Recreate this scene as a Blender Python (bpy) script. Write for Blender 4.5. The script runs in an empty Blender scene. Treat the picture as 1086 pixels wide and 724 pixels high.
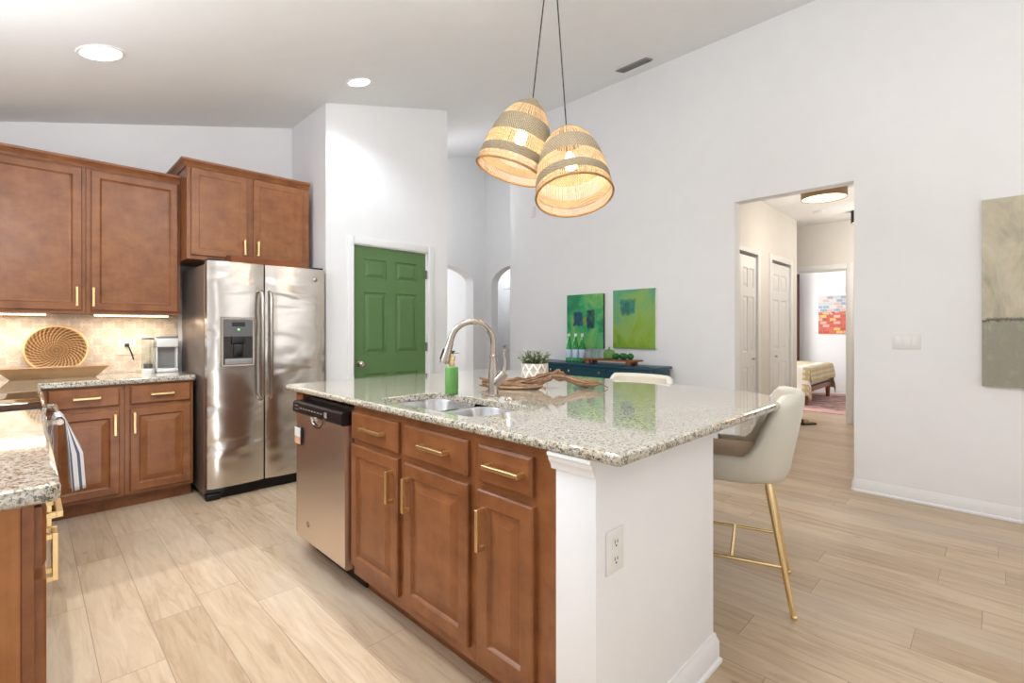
import bpy, bmesh, math, random
from mathutils import Vector, Matrix
random.seed(7)
C = bpy.context.scene
PI = math.pi

# ------------------------------------------------------------------ camera
H = 1.265                                     # eye height; floor is z = 0, camera stands over the origin
cam = bpy.data.cameras.new('camera')
cam.sensor_width = 36.0
cam.lens = 36.0 * 515 / 1086
cam.shift_y = -13.0 / 1086
cam.clip_start = 0.02
co = bpy.data.objects.new('camera', cam)
co.location = (0, 0, H)
co.rotation_euler = (PI / 2, 0, -PI / 4)
C.collection.objects.link(co)
C.camera = co

# ------------------------------------------------------------------ world, lights, exposure
W = bpy.data.worlds.new('world')
C.world = W
W.use_nodes = True
W.node_tree.nodes['Background'].inputs[0].default_value = (0.93, 0.97, 1.0, 1)
W.node_tree.nodes['Background'].inputs[1].default_value = 1.3
C.view_settings.view_transform = 'Standard'
C.view_settings.look = 'None'
C.view_settings.gamma = 1
C.view_settings.use_curve_mapping = False
C.view_settings.exposure = -0.03


def area(name, loc, rot, sx, sy, power, col=(1, 1, 1), spread=None):
    l = bpy.data.lights.new(name, 'AREA')
    l.shape = 'RECTANGLE'
    l.size = sx
    l.size_y = sy
    l.energy = power
    l.color = col
    if spread:
        l.spread = spread
    o = bpy.data.objects.new(name, l)
    o.location = loc
    o.rotation_euler = rot
    C.collection.objects.link(o)
    return o


def point(name, loc, power, col=(1, 1, 1), r=0.05):
    l = bpy.data.lights.new(name, 'POINT')
    l.energy = power
    l.color = col
    l.shadow_soft_size = r
    o = bpy.data.objects.new(name, l)
    o.location = loc
    C.collection.objects.link(o)
    return o


def spot(name, loc, power, col=(1, 1, 1), r=0.08, ang=150):
    l = bpy.data.lights.new(name, 'SPOT')
    l.energy = power
    l.color = col
    l.shadow_soft_size = r
    l.spot_size = math.radians(ang)
    l.spot_blend = 0.6
    o = bpy.data.objects.new(name, l)
    o.location = loc
    C.collection.objects.link(o)
    return o


DAY = (0.945, 0.97, 1.0)
LED = (0.78, 0.89, 1.0)
COOL = (0.95, 0.975, 1.0)
# daylight (lamps face into the rooms; far room and bedroom have no opening)
area('daylight_patio_door', (0.57, -3.4, 1.1), (PI / 2, 0, 0), 0.8, 1.9, 6, DAY)
area('daylight_far_room', (4.4, 8.8, 1.9), (-PI / 2, 0, 0), 1.6, 2.0, 42, DAY)
area('daylight_bedroom', (9.4, 4.35, 1.6), (-PI / 2, 0, 0), 1.6, 1.4, 90, DAY)
# low sun through the patio door falls along the kitchen aisle
SUN = bpy.data.lights.new('sun', 'SUN')
SUN.energy = 3.4
SUN.angle = math.radians(0.12)
SUN.color = (0.86, 0.93, 1.0)
so = bpy.data.objects.new('sun', SUN)
so.rotation_euler = Vector((-0.05, -6.65, 2.05)).to_track_quat('Z', 'Y').to_euler()
C.collection.objects.link(so)
# unseen fill points, added to brighten entry, alcove and kitchen corner
point('entry_fill', (4.3, 5.3, 3.0), 14, (0.95, 0.97, 1.0), 0.25)
point('alcove_fill', (6.2, 6.6, 2.6), 11, (0.95, 0.97, 1.0), 0.15)
point('kitchen_corner_fill', (-0.3, 2.5, 2.15), 41, COOL, 0.25)
# fill added behind the camera, turned up to bounce off the ceiling
area('bounce_fill', (1.6, -1.3, 1.9), (PI, 0, 0), 0.5, 0.5, 37, (0.985, 0.965, 0.935))
# unseen spots below the kitchen ceiling, added to light the aisle (loop below)
# unseen fill point over the near end of the island, added for the walls
point('overhead_fill', (1.3, 1.15, 2.85), 50, COOL, 0.2)
for x, y, p, an in ((0.30, 1.5, 24, 130), (0.45, 2.45, 84, 125)):
    spot('unseen_aisle_spot', (x, y, 3.243 + 0.267 * (x - 1.85) - 0.06), p, LED, 0.08, an)
LAMP_W = 26


# ------------------------------------------------------------------ materials
def lin(c):
    r = []
    for v in c[:3]:
        v = v / 255.0
        r.append(v / 12.92 if v <= 0.04045 else ((v + 0.055) / 1.055) ** 2.4)
    return (r[0], r[1], r[2], 1.0)


class NT:
    def __init__(s, name):
        s.m = bpy.data.materials.new(name)
        s.m.use_nodes = True
        s.t = s.m.node_tree
        s.b = s.t.nodes['Principled BSDF']

    def n(s, typ, **kw):
        nd = s.t.nodes.new(typ)
        for k, v in kw.items():
            if k.startswith('i_'):
                nd.inputs[k[2:].replace('_', ' ')].default_value = v
            else:
                setattr(nd, k, v)
        return nd

    def l(s, a, ao, b, bi):
        s.t.links.new(a.outputs[ao], b.inputs[bi])

    def coord(s, scale=(1, 1, 1), rot=(0, 0, 0), which='Object'):
        tc = s.n('ShaderNodeTexCoord')
        mp = s.n('ShaderNodeMapping')
        mp.inputs['Scale'].default_value = scale
        mp.inputs['Rotation'].default_value = rot
        s.l(tc, which, mp, 'Vector')
        return mp

    def noise(s, mp, scale, detail=4, rough=0.55, dist=0.0):
        nd = s.n('ShaderNodeTexNoise')
        nd.inputs['Scale'].default_value = scale
        nd.inputs['Detail'].default_value = detail
        nd.inputs['Roughness'].default_value = rough
        nd.inputs['Distortion'].default_value = dist
        if mp:
            s.l(mp, 0, nd, 'Vector')
        return nd

    def ramp(s, src, out, stops, interp='LINEAR'):
        r = s.n('ShaderNodeValToRGB')
        r.color_ramp.interpolation = interp
        els = r.color_ramp.elements
        while len(els) < len(stops):
            els.new(0.5)
        for e, (p, c) in zip(els, stops):
            e.position = p
            e.color = c if len(c) == 4 and max(c) <= 1.0 else lin(c)
        s.l(src, out, r, 'Fac')
        return r

    def mix(s, fac, a, b, mode='MIX'):
        mx = s.n('ShaderNodeMix', data_type='RGBA', blend_type=mode)
        for sock, v in ((0, fac), (6, a), (7, b)):
            if isinstance(v, tuple) and hasattr(v[0], 'outputs'):
                s.t.links.new(v[0].outputs[v[1]], mx.inputs[sock])
            elif isinstance(v, tuple):
                mx.inputs[sock].default_value = v if max(v) <= 1.0 else lin(v)
            else:
                mx.inputs[sock].default_value = v
        return mx

    def math(s, op, a, b=None, clamp=False):
        nd = s.n('ShaderNodeMath', operation=op, use_clamp=clamp)
        for i, v in enumerate((a, b)):
            if v is None:
                continue
            if isinstance(v, tuple):
                s.t.links.new(v[0].outputs[v[1]], nd.inputs[i])
            else:
                nd.inputs[i].default_value = v
        return nd

    def bump(s, src, out, strength=0.2, dist=0.01):
        b = s.n('ShaderNodeBump')
        b.inputs['Strength'].default_value = strength
        b.inputs['Distance'].default_value = dist
        s.l(src, out, b, 'Height')
        s.l(b, 'Normal', s.b, 'Normal')
        return b

    def base(s, nd, out):
        s.l(nd, out, s.b, 'Base Color')


def simple(name, col, rough=0.5, metal=0.0, spec=None, bumps=None, trans=0.0, ior=None, vary=0.06):
    k = NT(name)
    k.b.inputs['Roughness'].default_value = rough
    k.b.inputs['Metallic'].default_value = metal
    if spec is not None:
        k.b.inputs['Specular IOR Level'].default_value = spec
    if trans:
        k.b.inputs['Transmission Weight'].default_value = trans
    if ior:
        k.b.inputs['IOR'].default_value = ior
    if vary and not trans:
        mp = k.coord()
        nz = k.noise(mp, 6.0, 3)
        c = lin(col)
        d = tuple(max(0, v * (1 - vary)) for v in c[:3]) + (1,)
        e = tuple(min(1, v * (1 + vary)) for v in c[:3]) + (1,)
        r = k.ramp(nz, 'Fac', [(0.3, d), (0.7, e)])
        k.base(r, 'Color')
    else:
        k.b.inputs['Base Color'].default_value = lin(col)
    if bumps:
        mp = k.coord()
        nz = k.noise(mp, bumps[0], 3)
        k.bump(nz, 'Fac', bumps[1], bumps[2])
    return k.m


def emit(name, col, strength):
    k = NT(name)
    k.b.inputs['Base Color'].default_value = lin(col)
    k.b.inputs['Emission Color'].default_value = lin(col)
    k.b.inputs['Emission Strength'].default_value = strength
    return k.m


def wood(name, dark, mid, light, scale=(14, 14, 1.3), rough=0.34, bump=0.05, mix=0.5):
    k = NT(name)
    k.b.inputs['Roughness'].default_value = rough
    mp = k.coord(scale)
    g = k.noise(mp, 2.2, 6, 0.6, 0.6)
    r = k.ramp(g, 'Fac', [(0.25, dark), (0.5, mid), (0.78, light)])
    mp2 = k.coord((4, 4, 5))
    b = k.noise(mp2, 1.9, 4, 0.62)
    r2 = k.ramp(b, 'Fac', [(0.3, dark), (0.68, light)])
    mx = k.mix(mix, (r, 'Color'), (r2, 'Color'))
    k.base(mx, 2)
    k.bump(g, 'Fac', bump, 0.004)
    return k.m


M = {}
M['wall'] = simple('white_wall_paint', (242, 242, 243), 0.75, bumps=(90, 0.05, 0.002), vary=0.01)
M['ceiling'] = simple('ceiling_paint', (240, 240, 240), 0.85, bumps=(120, 0.12, 0.003), vary=0.01)
M['trim'] = simple('white_trim_paint', (240, 240, 240), 0.4, vary=0.01)
M['hallwall'] = simple('warm_white_wall_paint', (236, 232, 226), 0.75, vary=0.01)
M['cab'] = wood('stained_maple', (114, 65, 34), (138, 84, 46), (157, 101, 59), (10, 10, 2.2), 0.36, 0.03, 0.68)
M['cabin'] = wood('golden_maple_panel', (142, 88, 44), (164, 106, 56), (182, 124, 72), (30, 30, 1.0), 0.4)
M['oak'] = wood('pale_oak', (176, 140, 98), (200, 165, 122), (216, 184, 142), (1.3, 14, 14), 0.55)
M['redwood'] = wood('reddish_wood', (112, 58, 30), (140, 78, 42), (160, 96, 56), (1.5, 16, 16), 0.4)
M['drift'] = wood('driftwood', (84, 58, 40), (134, 100, 72), (174, 142, 110), (26, 26, 40), 0.85, 0.6)
M['gold'] = simple('brushed_gold', (236, 208, 152), 0.36, 1.0, vary=0.03)
M['brass'] = simple('polished_brass', (242, 216, 164), 0.2, 1.0, vary=0.02)
M['chrome'] = simple('brushed_nickel', (176, 166, 156), 0.26, 1.0, vary=0.03)
M['black'] = simple('black_plastic', (18, 18, 22), 0.3)
M['dark'] = simple('dark_grey_metal', (60, 56, 54), 0.4, 0.6)
M['green_door'] = simple('green_door_paint', (90, 124, 74), 0.45, vary=0.03)
M['teal'] = simple('teal_lacquer', (12, 66, 84), 0.35)
M['whiteplastic'] = simple('white_plastic', (236, 236, 234), 0.35, vary=0.01)
M['sidegrey'] = simple('fridge_side_grey', (128, 116, 108), 0.32, 0.5, vary=0.03)
M['greyplastic'] = simple('grey_plastic', (142, 140, 138), 0.35)
M['cord'] = simple('black_cord', (28, 26, 25), 0.6)
M['glassgreen'] = simple('green_glass', (150, 228, 184), 0.03, trans=1.0, ior=1.45)
M['glass'] = simple('clear_glass', (240, 246, 244), 0.02, trans=1.0, ior=1.45)
M['cactus'] = simple('green_glazed_ceramic', (104, 150, 72), 0.25)
M['bowlgreen'] = simple('dark_green_glaze', (28, 104, 40), 0.2)
M['soap'] = simple('leaf_green_glaze', (92, 146, 70), 0.35, vary=0.04)
M['leaf'] = simple('sage_leaf', (142, 158, 122), 0.6, vary=0.25)
M['leafdark'] = simple('dark_green_leaf', (42, 104, 58), 0.5, vary=0.2)
M['stem'] = simple('plant_stem', (92, 84, 56), 0.7)
M['soil'] = simple('potting_soil', (58, 42, 32), 0.95, vary=0.3)
M['leather'] = simple('cream_leather', (216, 213, 200), 0.42, bumps=(260, 0.06, 0.002), vary=0.02)
M['leatherin'] = simple('tan_seat_leather', (204, 170, 128), 0.55, vary=0.04)
M['lining'] = simple('cream_lining', (214, 204, 186), 0.55, vary=0.03)
M['label'] = simple('blue_white_label', (196, 216, 236), 0.5, vary=0.12)
M['curtain'] = simple('mauve_curtain', (120, 88, 84), 0.85, vary=0.1)
M['bulb'] = emit('warm_bulb_glow', (255, 222, 170), 18.0)
M['led'] = emit('led_strip_glow', (255, 222, 168), 9.0)
M['downlight'] = emit('downlight_glow', (240, 245, 255), 9.0)
M['drumglow'] = emit('drum_diffuser_glow', (255, 226, 172), 2.2)
M['woodshade'] = simple('bronze_drum_shade', (150, 122, 92), 0.45, 0.3)
M['greenled'] = emit('green_indicator', (120, 240, 120), 2.5)


def mk_steel(name, col, rough, waves, axis):
    k = NT(name)
    k.b.inputs['Base Color'].default_value = lin(col)
    k.b.inputs['Metallic'].default_value = 1.0
    sc = [160, 160, 160]
    sc[axis] = 1.5
    mp = k.coord(tuple(sc))
    g = k.noise(mp, 1.0, 2)
    rr = k.n('ShaderNodeMapRange')
    rr.inputs['To Min'].default_value = rough * 0.92
    rr.inputs['To Max'].default_value = rough * 1.08
    k.l(g, 'Fac', rr, 'Value')
    k.l(rr, 'Result', k.b, 'Roughness')
    mp2 = k.coord((1.6, 1.6, 3.6))
    w = k.noise(mp2, 1.0, 2, 0.4, 0.6)
    k.bump(w, 'Fac', waves, 0.03)
    return k.m


M['steel'] = mk_steel('stainless_steel', (212, 207, 201), 0.22, 1.0, 0)
M['steelv'] = mk_steel('stainless_steel_brushed', (226, 214, 202), 0.34, 0.12, 2)
M['sinksteel'] = mk_steel('sink_steel', (200, 200, 202), 0.22, 0.02, 0)


def mk_floor():
    k = NT('light_oak_planks')
    tc = k.n('ShaderNodeTexCoord')
    sp = k.n('ShaderNodeSeparateXYZ')
    k.l(tc, 'Object', sp, 0)
    row = k.math('FLOOR', (k.math('DIVIDE', (sp, 'X'), 0.19), 0))
    wn = k.n('ShaderNodeTexWhiteNoise', noise_dimensions='1D')
    k.l(row, 0, wn, 'W')
    along = k.math('ADD', (sp, 'Y'), (k.math('MULTIPLY', (wn, 'Value'), 1.22), 0))
    mp = k.n('ShaderNodeCombineXYZ')
    k.l(along, 0, mp, 'X')
    k.l(sp, 'X', mp, 'Y')
    br = k.n('ShaderNodeTexBrick', offset=0.0, offset_frequency=2)
    br.inputs['Color1'].default_value = lin((214, 192, 164))
    br.inputs['Color2'].default_value = lin((192, 167, 138))
    br.inputs['Mortar'].default_value = lin((160, 140, 116))
    br.inputs['Scale'].default_value = 1.0
    br.inputs['Mortar Size'].default_value = 0.0016
    br.inputs['Mortar Smooth'].default_value = 0.2
    br.inputs['Bias'].default_value = -0.1
    br.inputs['Brick Width'].default_value = 1.22
    br.inputs['Row Height'].default_value = 0.19
    k.l(mp, 0, br, 'Vector')
    # grain, shifted per plank
    sep = k.n('ShaderNodeSeparateColor')
    k.l(br, 'Color', sep, 0)
    mp2 = k.coord((9, 0.9, 1))
    add = k.n('ShaderNodeVectorMath', operation='ADD')
    k.l(mp2, 0, add, 0)
    comb = k.n('ShaderNodeCombineXYZ')
    mul = k.math('MULTIPLY', (sep, 0), 90.0)
    k.l(mul, 0, comb, 0)
    k.l(mul, 0, comb, 1)
    k.l(comb, 0, add, 1)
    g = k.noise(None, 2.6, 8, 0.62, 1.2)
    k.l(add, 0, g, 'Vector')
    r = k.ramp(g, 'Fac', [(0.28, (196, 178, 160)), (0.5, (236, 230, 222)), (0.72, (255, 255, 254))])
    mx = k.mix(0.75, (br, 'Color'), (r, 'Color'), 'MULTIPLY')
    # soft grey-white wash in patches and a few knots
    mp3 = k.coord((1.6, 0.5, 1))
    p = k.noise(mp3, 1.3, 3, 0.5)
    r3 = k.ramp(p, 'Fac', [(0.45, (0.0, 0.0, 0.0, 1)), (0.75, (0.5, 0.5, 0.5, 1))])
    mx2 = k.mix((r3, 'Color'), (mx, 2), (206, 194, 178))
    vo = k.n('ShaderNodeTexVoronoi')
    vo.inputs['Scale'].default_value = 1.0
    mp4 = k.coord((3.2, 1.6, 1))
    k.l(mp4, 0, vo, 'Vector')
    kn = k.ramp(vo, 'Distance', [(0.0, (0.85, 0.85, 0.85, 1)), (0.06, (0.0, 0.0, 0.0, 1))])
    mx3 = k.mix((kn, 'Color'), (mx2, 2), (140, 104, 74))
    k.base(mx3, 2)
    k.b.inputs['Roughness'].default_value = 0.38
    k.bump(br, 'Fac', -0.12, 0.003)
    return k.m


M['floor'] = mk_floor()


def mk_granite():
    k = NT('speckled_granite')
    k.b.inputs['Roughness'].default_value = 0.06
    k.b.inputs['IOR'].default_value = 1.65
    k.b.inputs['Coat Weight'].default_value = 0.6
    k.b.inputs['Coat Roughness'].default_value = 0.04
    mp = k.coord()
    a = k.noise(mp, 135, 5, 0.65, 0.2)
    r = k.ramp(a, 'Fac', [(0.32, (104, 92, 76)), (0.42, (158, 147, 126)), (0.50, (190, 183, 166)),
                          (0.60, (208, 204, 192)), (0.70, (156, 156, 146))])
    b = k.noise(mp, 34, 4, 0.6, 0.3)
    rb = k.ramp(b, 'Fac', [(0.48, (0.0, 0.0, 0.0, 1)), (0.66, (0.55, 0.55, 0.55, 1))])
    mx = k.mix((rb, 'Color'), (r, 'Color'), (188, 168, 134))
    v = k.n('ShaderNodeTexVoronoi')
    v.inputs['Scale'].default_value = 230
    nz = k.noise(mp, 60, 3)
    vm = k.mix(0.02, (mp, 0), (nz, 'Color'))
    k.t.links.new(vm.outputs[2], v.inputs['Vector'])
    c = k.noise(mp, 68, 3, 0.6)
    cr = k.ramp(c, 'Fac', [(0.45, (0.0, 0.0, 0.0, 1)), (0.58, (0.66, 0.62, 0.62, 1))])
    sub = k.math('SUBTRACT', (cr, 'Color'), (v, 'Distance'))
    dk = k.ramp(sub, 0, [(0.0, (0.0, 0.0, 0.0, 1)), (0.08, (0.85, 0.85, 0.85, 1))])
    mx2 = k.mix((dk, 'Color'), (mx, 2), (44, 40, 40))
    k.base(mx2, 2)
    return k.m


M['granite'] = mk_granite()


def mk_tile():
    k = NT('cream_arabesque_tile')
    k.b.inputs['Roughness'].default_value = 0.3
    tc = k.n('ShaderNodeTexCoord')
    sx = k.n('ShaderNodeSeparateXYZ')
    k.l(tc, 'Object', sx, 0)
    fx = 2 * PI / 0.13
    cx = k.math('COSINE', (k.math('MULTIPLY', (sx, 'X'), fx), 0))
    cz = k.math('COSINE', (k.math('MULTIPLY', (sx, 'Z'), fx), 0))
    s2 = k.math('COSINE', (k.math('MULTIPLY', (sx, 'X'), fx * 2), 0))
    t2 = k.math('COSINE', (k.math('MULTIPLY', (sx, 'Z'), fx * 2), 0))
    s = k.math('ADD', (cx, 0), (cz, 0))
    q = k.math('MULTIPLY', (k.math('MULTIPLY', (s2, 0), (t2, 0)), 0), 0.55)
    s = k.math('ADD', (s, 0), (q, 0))
    ab = k.math('ABSOLUTE', (s, 0))
    r = k.ramp(ab, 0, [(0.10, (200, 186, 170)), (0.24, (228, 217, 203)), (0.7, (222, 210, 196)), (1.5, (208, 194, 178))])
    mp = k.coord()
    nz = k.noise(mp, 14, 4)
    rn = k.ramp(nz, 'Fac', [(0.3, (216, 206, 194)), (0.7, (255, 252, 248))])
    mx = k.mix(0.6, (r, 'Color'), (rn, 'Color'), 'MULTIPLY')
    k.base(mx, 2)
    k.bump(ab, 0, 0.08, 0.004)
    return k.m


M['tile'] = mk_tile()


def mk_weave(name, c1, c2, su, sv, translucent=0.0):
    """woven cane: object-space cylinder coordinates (angle, height)"""
    k = NT(name)
    k.b.inputs['Roughness'].default_value = 0.75
    tc = k.n('ShaderNodeTexCoord')
    sx = k.n('ShaderNodeSeparateXYZ')
    k.l(tc, 'UV', sx, 0)
    u = k.math('MULTIPLY', (sx, 'X'), su * 2 * PI)
    v = k.math('MULTIPLY', (sx, 'Y'), sv * 2 * PI)
    a = k.math('SINE', (u, 0))
    b = k.math('SINE', (v, 0))
    p = k.math('MULTIPLY', (a, 0), (b, 0))
    nz = k.noise(k.coord((20, 20, 60)), 3, 3)
    s = k.math('ADD', (k.math('MULTIPLY', (p, 0), 0.5), 0), (nz, 'Fac'))
    r = k.ramp(s, 0, [(0.15, c1), (0.85, c2)])
    k.base(r, 'Color')
    k.bump(p, 0, 0.6, 0.004)
    if translucent:
        tr = k.n('ShaderNodeBsdfTranslucent')
        k.l(r, 'Color', tr, 'Color')
        ms = k.n('ShaderNodeMixShader')
        ms.inputs[0].default_value = translucent
        k.l(k.b, 'BSDF', ms, 1)
        k.l(tr, 'BSDF', ms, 2)
        k.l(ms, 0, k.t.nodes['Material Output'], 'Surface')
    return k.m


M['weave'] = mk_weave('grey_seagrass_weave', (112, 99, 78), (174, 158, 130), 84, 12, 0.12)
M['strand'] = mk_weave('pale_cane_strand', (206, 178, 136), (232, 208, 170), 60, 6, 0.35)
M['rimcane'] = mk_weave('rattan_rim', (168, 124, 76), (214, 172, 118), 70, 2, 0.2)


def mk_basket():
    k = NT('coiled_rattan')
    k.b.inputs['Roughness'].default_value = 0.7
    tc = k.n('ShaderNodeTexCoord')
    sx = k.n('ShaderNodeSeparateXYZ')
    k.l(tc, 'Object', sx, 0)
    at = k.math('ARCTAN2', (sx, 'Y'), (sx, 'X'))
    rr = k.math('SQRT', (k.math('ADD', (k.math('MULTIPLY', (sx, 'X'), (sx, 'X')), 0),
                                (k.math('MULTIPLY', (sx, 'Y'), (sx, 'Y')), 0)), 0))
    ph = k.math('ADD', (k.math('MULTIPLY', (at, 0), 34.0), 0), (k.math('MULTIPLY', (rr, 0), 190.0), 0))
    sw = k.math('SINE', (ph, 0))
    ri = k.math('SINE', (k.math('MULTIPLY', (rr, 0), 330.0), 0))
    s = k.math('ADD', (k.math('MULTIPLY', (sw, 0), 0.62), 0), (k.math('MULTIPLY', (ri, 0), 0.25), 0))
    r = k.ramp(k.math('ADD', (k.math('MULTIPLY', (s, 0), 0.5), 0), 0.5), 0,
               [(0.12, (74, 48, 27)), (0.45, (124, 90, 54)), (0.85, (160, 124, 80))])
    k.base(r, 'Color')
    k.bump(s, 0, 0.7, 0.006)
    return k.m


M['basket'] = mk_basket()


def mk_stripes(name, c1, c2, freq, thr):
    k = NT(name)
    k.b.inputs['Roughness'].default_value = 0.9
    tc = k.n('ShaderNodeTexCoord')
    sx = k.n('ShaderNodeSeparateXYZ')
    k.l(tc, 'UV', sx, 0)
    s = k.math('SINE', (k.math('MULTIPLY', (sx, 'X'), freq * 2 * PI), 0))
    r = k.ramp(k.math('ADD', (k.math('MULTIPLY', (s, 0), 0.5), 0), 0.5), 0,
               [(thr, c1), (thr + 0.06, c2)])
    k.base(r, 'Color')
    return k.m


M['towel'] = mk_stripes('striped_tea_towel', (226, 222, 220), (84, 92, 116), 13, 0.66)


def mk_paint(name, stops, blocks, seed, scale=3.0, grad=None):
    """abstract brushed canvas: noise washes plus soft rectangular patches (local x across, z up)"""
    k = NT(name)
    k.b.inputs['Roughness'].default_value = 0.55
    mp = k.coord((1.0, 1, 0.6))
    mp.inputs['Location'].default_value = (seed, seed * 1.7, 0)
    nz = k.noise(mp, scale, 6, 0.6, 0.8)
    tc = k.n('ShaderNodeTexCoord')
    sx = k.n('ShaderNodeSeparateXYZ')
    k.l(tc, 'Object', sx, 0)
    src = nz
    out = 'Fac'
    if grad:
        a = k.math('MULTIPLY', (sx, 'Z'), grad)
        src = k.math('ADD', (nz, 'Fac'), (a, 0))
        out = 0
    cur = (k.ramp(src, out, stops), 'Color')
    fine = k.noise(mp, 26, 5, 0.7)
    for (x0, x1, z0, z1, col, op) in blocks:
        def edge(axis, lo, hi):
            wob = k.math('MULTIPLY', (k.math('SUBTRACT', (fine, 'Fac'), 0.5), 0), 0.07)
            vv = k.math('ADD', (sx, axis), (wob, 0))
            a_ = k.math('MULTIPLY', (k.math('SUBTRACT', (vv, 0), lo), 0), 60.0, True)
            b_ = k.math('MULTIPLY', (k.math('SUBTRACT', hi, (vv, 0)), 0), 60.0, True)
            return k.math('MULTIPLY', (a_, 0), (b_, 0))
        f = k.math('MULTIPLY', (edge('X', x0, x1), 0), (edge('Z', z0, z1), 0))
        f = k.math('MULTIPLY', (f, 0), (k.math('MULTIPLY', (fine, 'Fac'), op * 2.0, True), 0), True)
        cur = (k.mix((f, 0), cur, col), 2)
    mx = k.mix(0.25, cur, (fine, 'Color'), 'SOFT_LIGHT')
    k.base(mx, 2)
    k.bump(fine, 'Fac', 0.15, 0.004)
    return k.m


# ------------------------------------------------------------------ mesh helpers
class MB:
    def __init__(s):
        s.bm = bmesh.new()
        s.uv = None

    def box(s, x0, x1, y0, y1, z0, z1, bev=0.0, seg=2):
        r = bmesh.ops.create_cube(s.bm, size=1.0)
        vs = r['verts']
        for v in vs:
            v.co = Vector(((x0 + x1) / 2 + v.co.x * (x1 - x0), (y0 + y1) / 2 + v.co.y * (y1 - y0),
                           (z0 + z1) / 2 + v.co.z * (z1 - z0)))
        if bev:
            es = list({e for v in vs for e in v.link_edges})
            bmesh.ops.bevel(s.bm, geom=es, offset=bev, segments=seg, affect='EDGES', profile=0.5)
        return s

    def face(s, pts):
        return s.bm.faces.new([s.bm.verts.new(p) for p in pts])

    def loft(s, loops, closed=True, cap0=False, cap1=False, uv=False):
        """loops: lists of points with one length, joined into a skin"""
        rows = [[s.bm.verts.new(p) for p in lp] for lp in loops]
        n = len(rows[0])
        if uv and s.uv is None:
            s.uv = s.bm.loops.layers.uv.new('UVMap')
        for i in range(len(rows) - 1):
            for j in range(n if closed else n - 1):
                j2 = (j + 1) % n
                f = s.bm.faces.new((rows[i][j], rows[i][j2], rows[i + 1][j2], rows[i + 1][j]))
                if uv:
                    m = n if closed else n - 1
                    q = ((j / m, i / (len(rows) - 1)), ((j + 1) / m, i / (len(rows) - 1)),
                         ((j + 1) / m, (i + 1) / (len(rows) - 1)), (j / m, (i + 1) / (len(rows) - 1)))
                    for lp, t in zip(f.loops, q):
                        lp[s.uv].uv = t
        if cap0:
            s.bm.faces.new(list(reversed(rows[0])))
        if cap1:
            s.bm.faces.new(rows[-1])
        return s

    def lathe(s, prof, n=32, c=(0, 0, 0), cap0=True, cap1=True, uv=False):
        loops = [[(c[0] + r * math.cos(2 * PI * j / n), c[1] + r * math.sin(2 * PI * j / n), c[2] + z)
                  for j in range(n)] for r, z in prof]
        return s.loft(loops, True, cap0, cap1, uv)

    def tube(s, pts, r, n=10, caps=True):
        pts = [Vector(p) for p in pts]
        rs = r if isinstance(r, (list, tuple)) else [r] * len(pts)
        loops = []
        up = None
        for i, p in enumerate(pts):
            d = (pts[min(i + 1, len(pts) - 1)] - pts[max(i - 1, 0)]).normalized()
            if up is None:
                up = Vector((0, 0, 1)) if abs(d.z) < 0.9 else Vector((1, 0, 0))
            a = d.cross(up).normalized()
            b = a.cross(d).normalized()
            up = b
            loops.append([p + a * (math.cos(2 * PI * j / n) * rs[i]) + b * (math.sin(2 * PI * j / n) * rs[i])
                          for j in range(n)])
        return s.loft(loops, True, caps, caps)

    def sphere(s, c, r, n=12, sc=(1, 1, 1)):
        res = bmesh.ops.create_icosphere(s.bm, subdivisions=2 if n < 16 else 3, radius=1.0)
        for v in res['verts']:
            v.co = Vector((c[0] + v.co.x * r * sc[0], c[1] + v.co.y * r * sc[1], c[2] + v.co.z * r * sc[2]))
        return s

    def prism(s, poly, z0, z1):
        return s.loft([[(x, y, z0) for x, y in poly], [(x, y, z1) for x, y in poly]], True, True, True)

    def extrude_x(s, prof, x0, x1):
        """profile in (y, z) swept along x"""
        return s.loft([[(x0, y, z) for y, z in prof], [(x1, y, z) for y, z in prof]], True, True, True)

    def panel(s, x0, x1, z0, z1, rings, back=0.0):
        """a front in the xz plane looking to -y; rings = (inset, y) from the edge to the centre"""
        loops = []
        if back is not None:
            loops.append([(x0, back, z0), (x1, back, z0), (x1, back, z1), (x0, back, z1)])
        for i, y in rings:
            loops.append([(x0 + i, y, z0 + i), (x1 - i, y, z0 + i), (x1 - i, y, z1 - i), (x0 + i, y, z1 - i)])
        return s.loft(loops, True, back is not None, True)

    def xf(s, m):
        bmesh.ops.transform(s.bm, matrix=m, verts=s.bm.verts[:])
        return s

    def build(s, name, mat, parent=None, world=False, ang=35, smooth=True):
        bmesh.ops.recalc_face_normals(s.bm, faces=s.bm.faces[:])
        if parent is not None and world:
            inv = (Matrix.Translation(parent_root(parent).location) @ parent_root(parent).rotation_euler.to_matrix().to_4x4()).inverted()
            bmesh.ops.transform(s.bm, matrix=inv, verts=s.bm.verts[:])
        me = bpy.data.meshes.new(name)
        s.bm.to_mesh(me)
        s.bm.free()
        me.materials.append(mat)
        if smooth:
            me.polygons.foreach_set('use_smooth', [True] * len(me.polygons))
            me.set_sharp_from_angle(angle=math.radians(ang))
        o = bpy.data.objects.new(name, me)
        C.collection.objects.link(o)
        if parent is not None:
            o.parent = parent
        return o


def parent_root(o):
    while o.parent is not None:
        o = o.parent
    return o


def thing(name, label, cat, loc=(0, 0, 0), rz=0.0, group=None):
    o = bpy.data.objects.new(name, None)
    o.empty_display_size = 0.1
    C.collection.objects.link(o)
    o.location = loc
    o.rotation_euler = (0, 0, rz)
    o['label'] = label
    o['category'] = cat
    if group:
        o['group'] = group
    return o


def tag(o, label, cat, group=None):
    o['label'] = label
    o['category'] = cat
    if group:
        o['group'] = group
    return o


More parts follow.
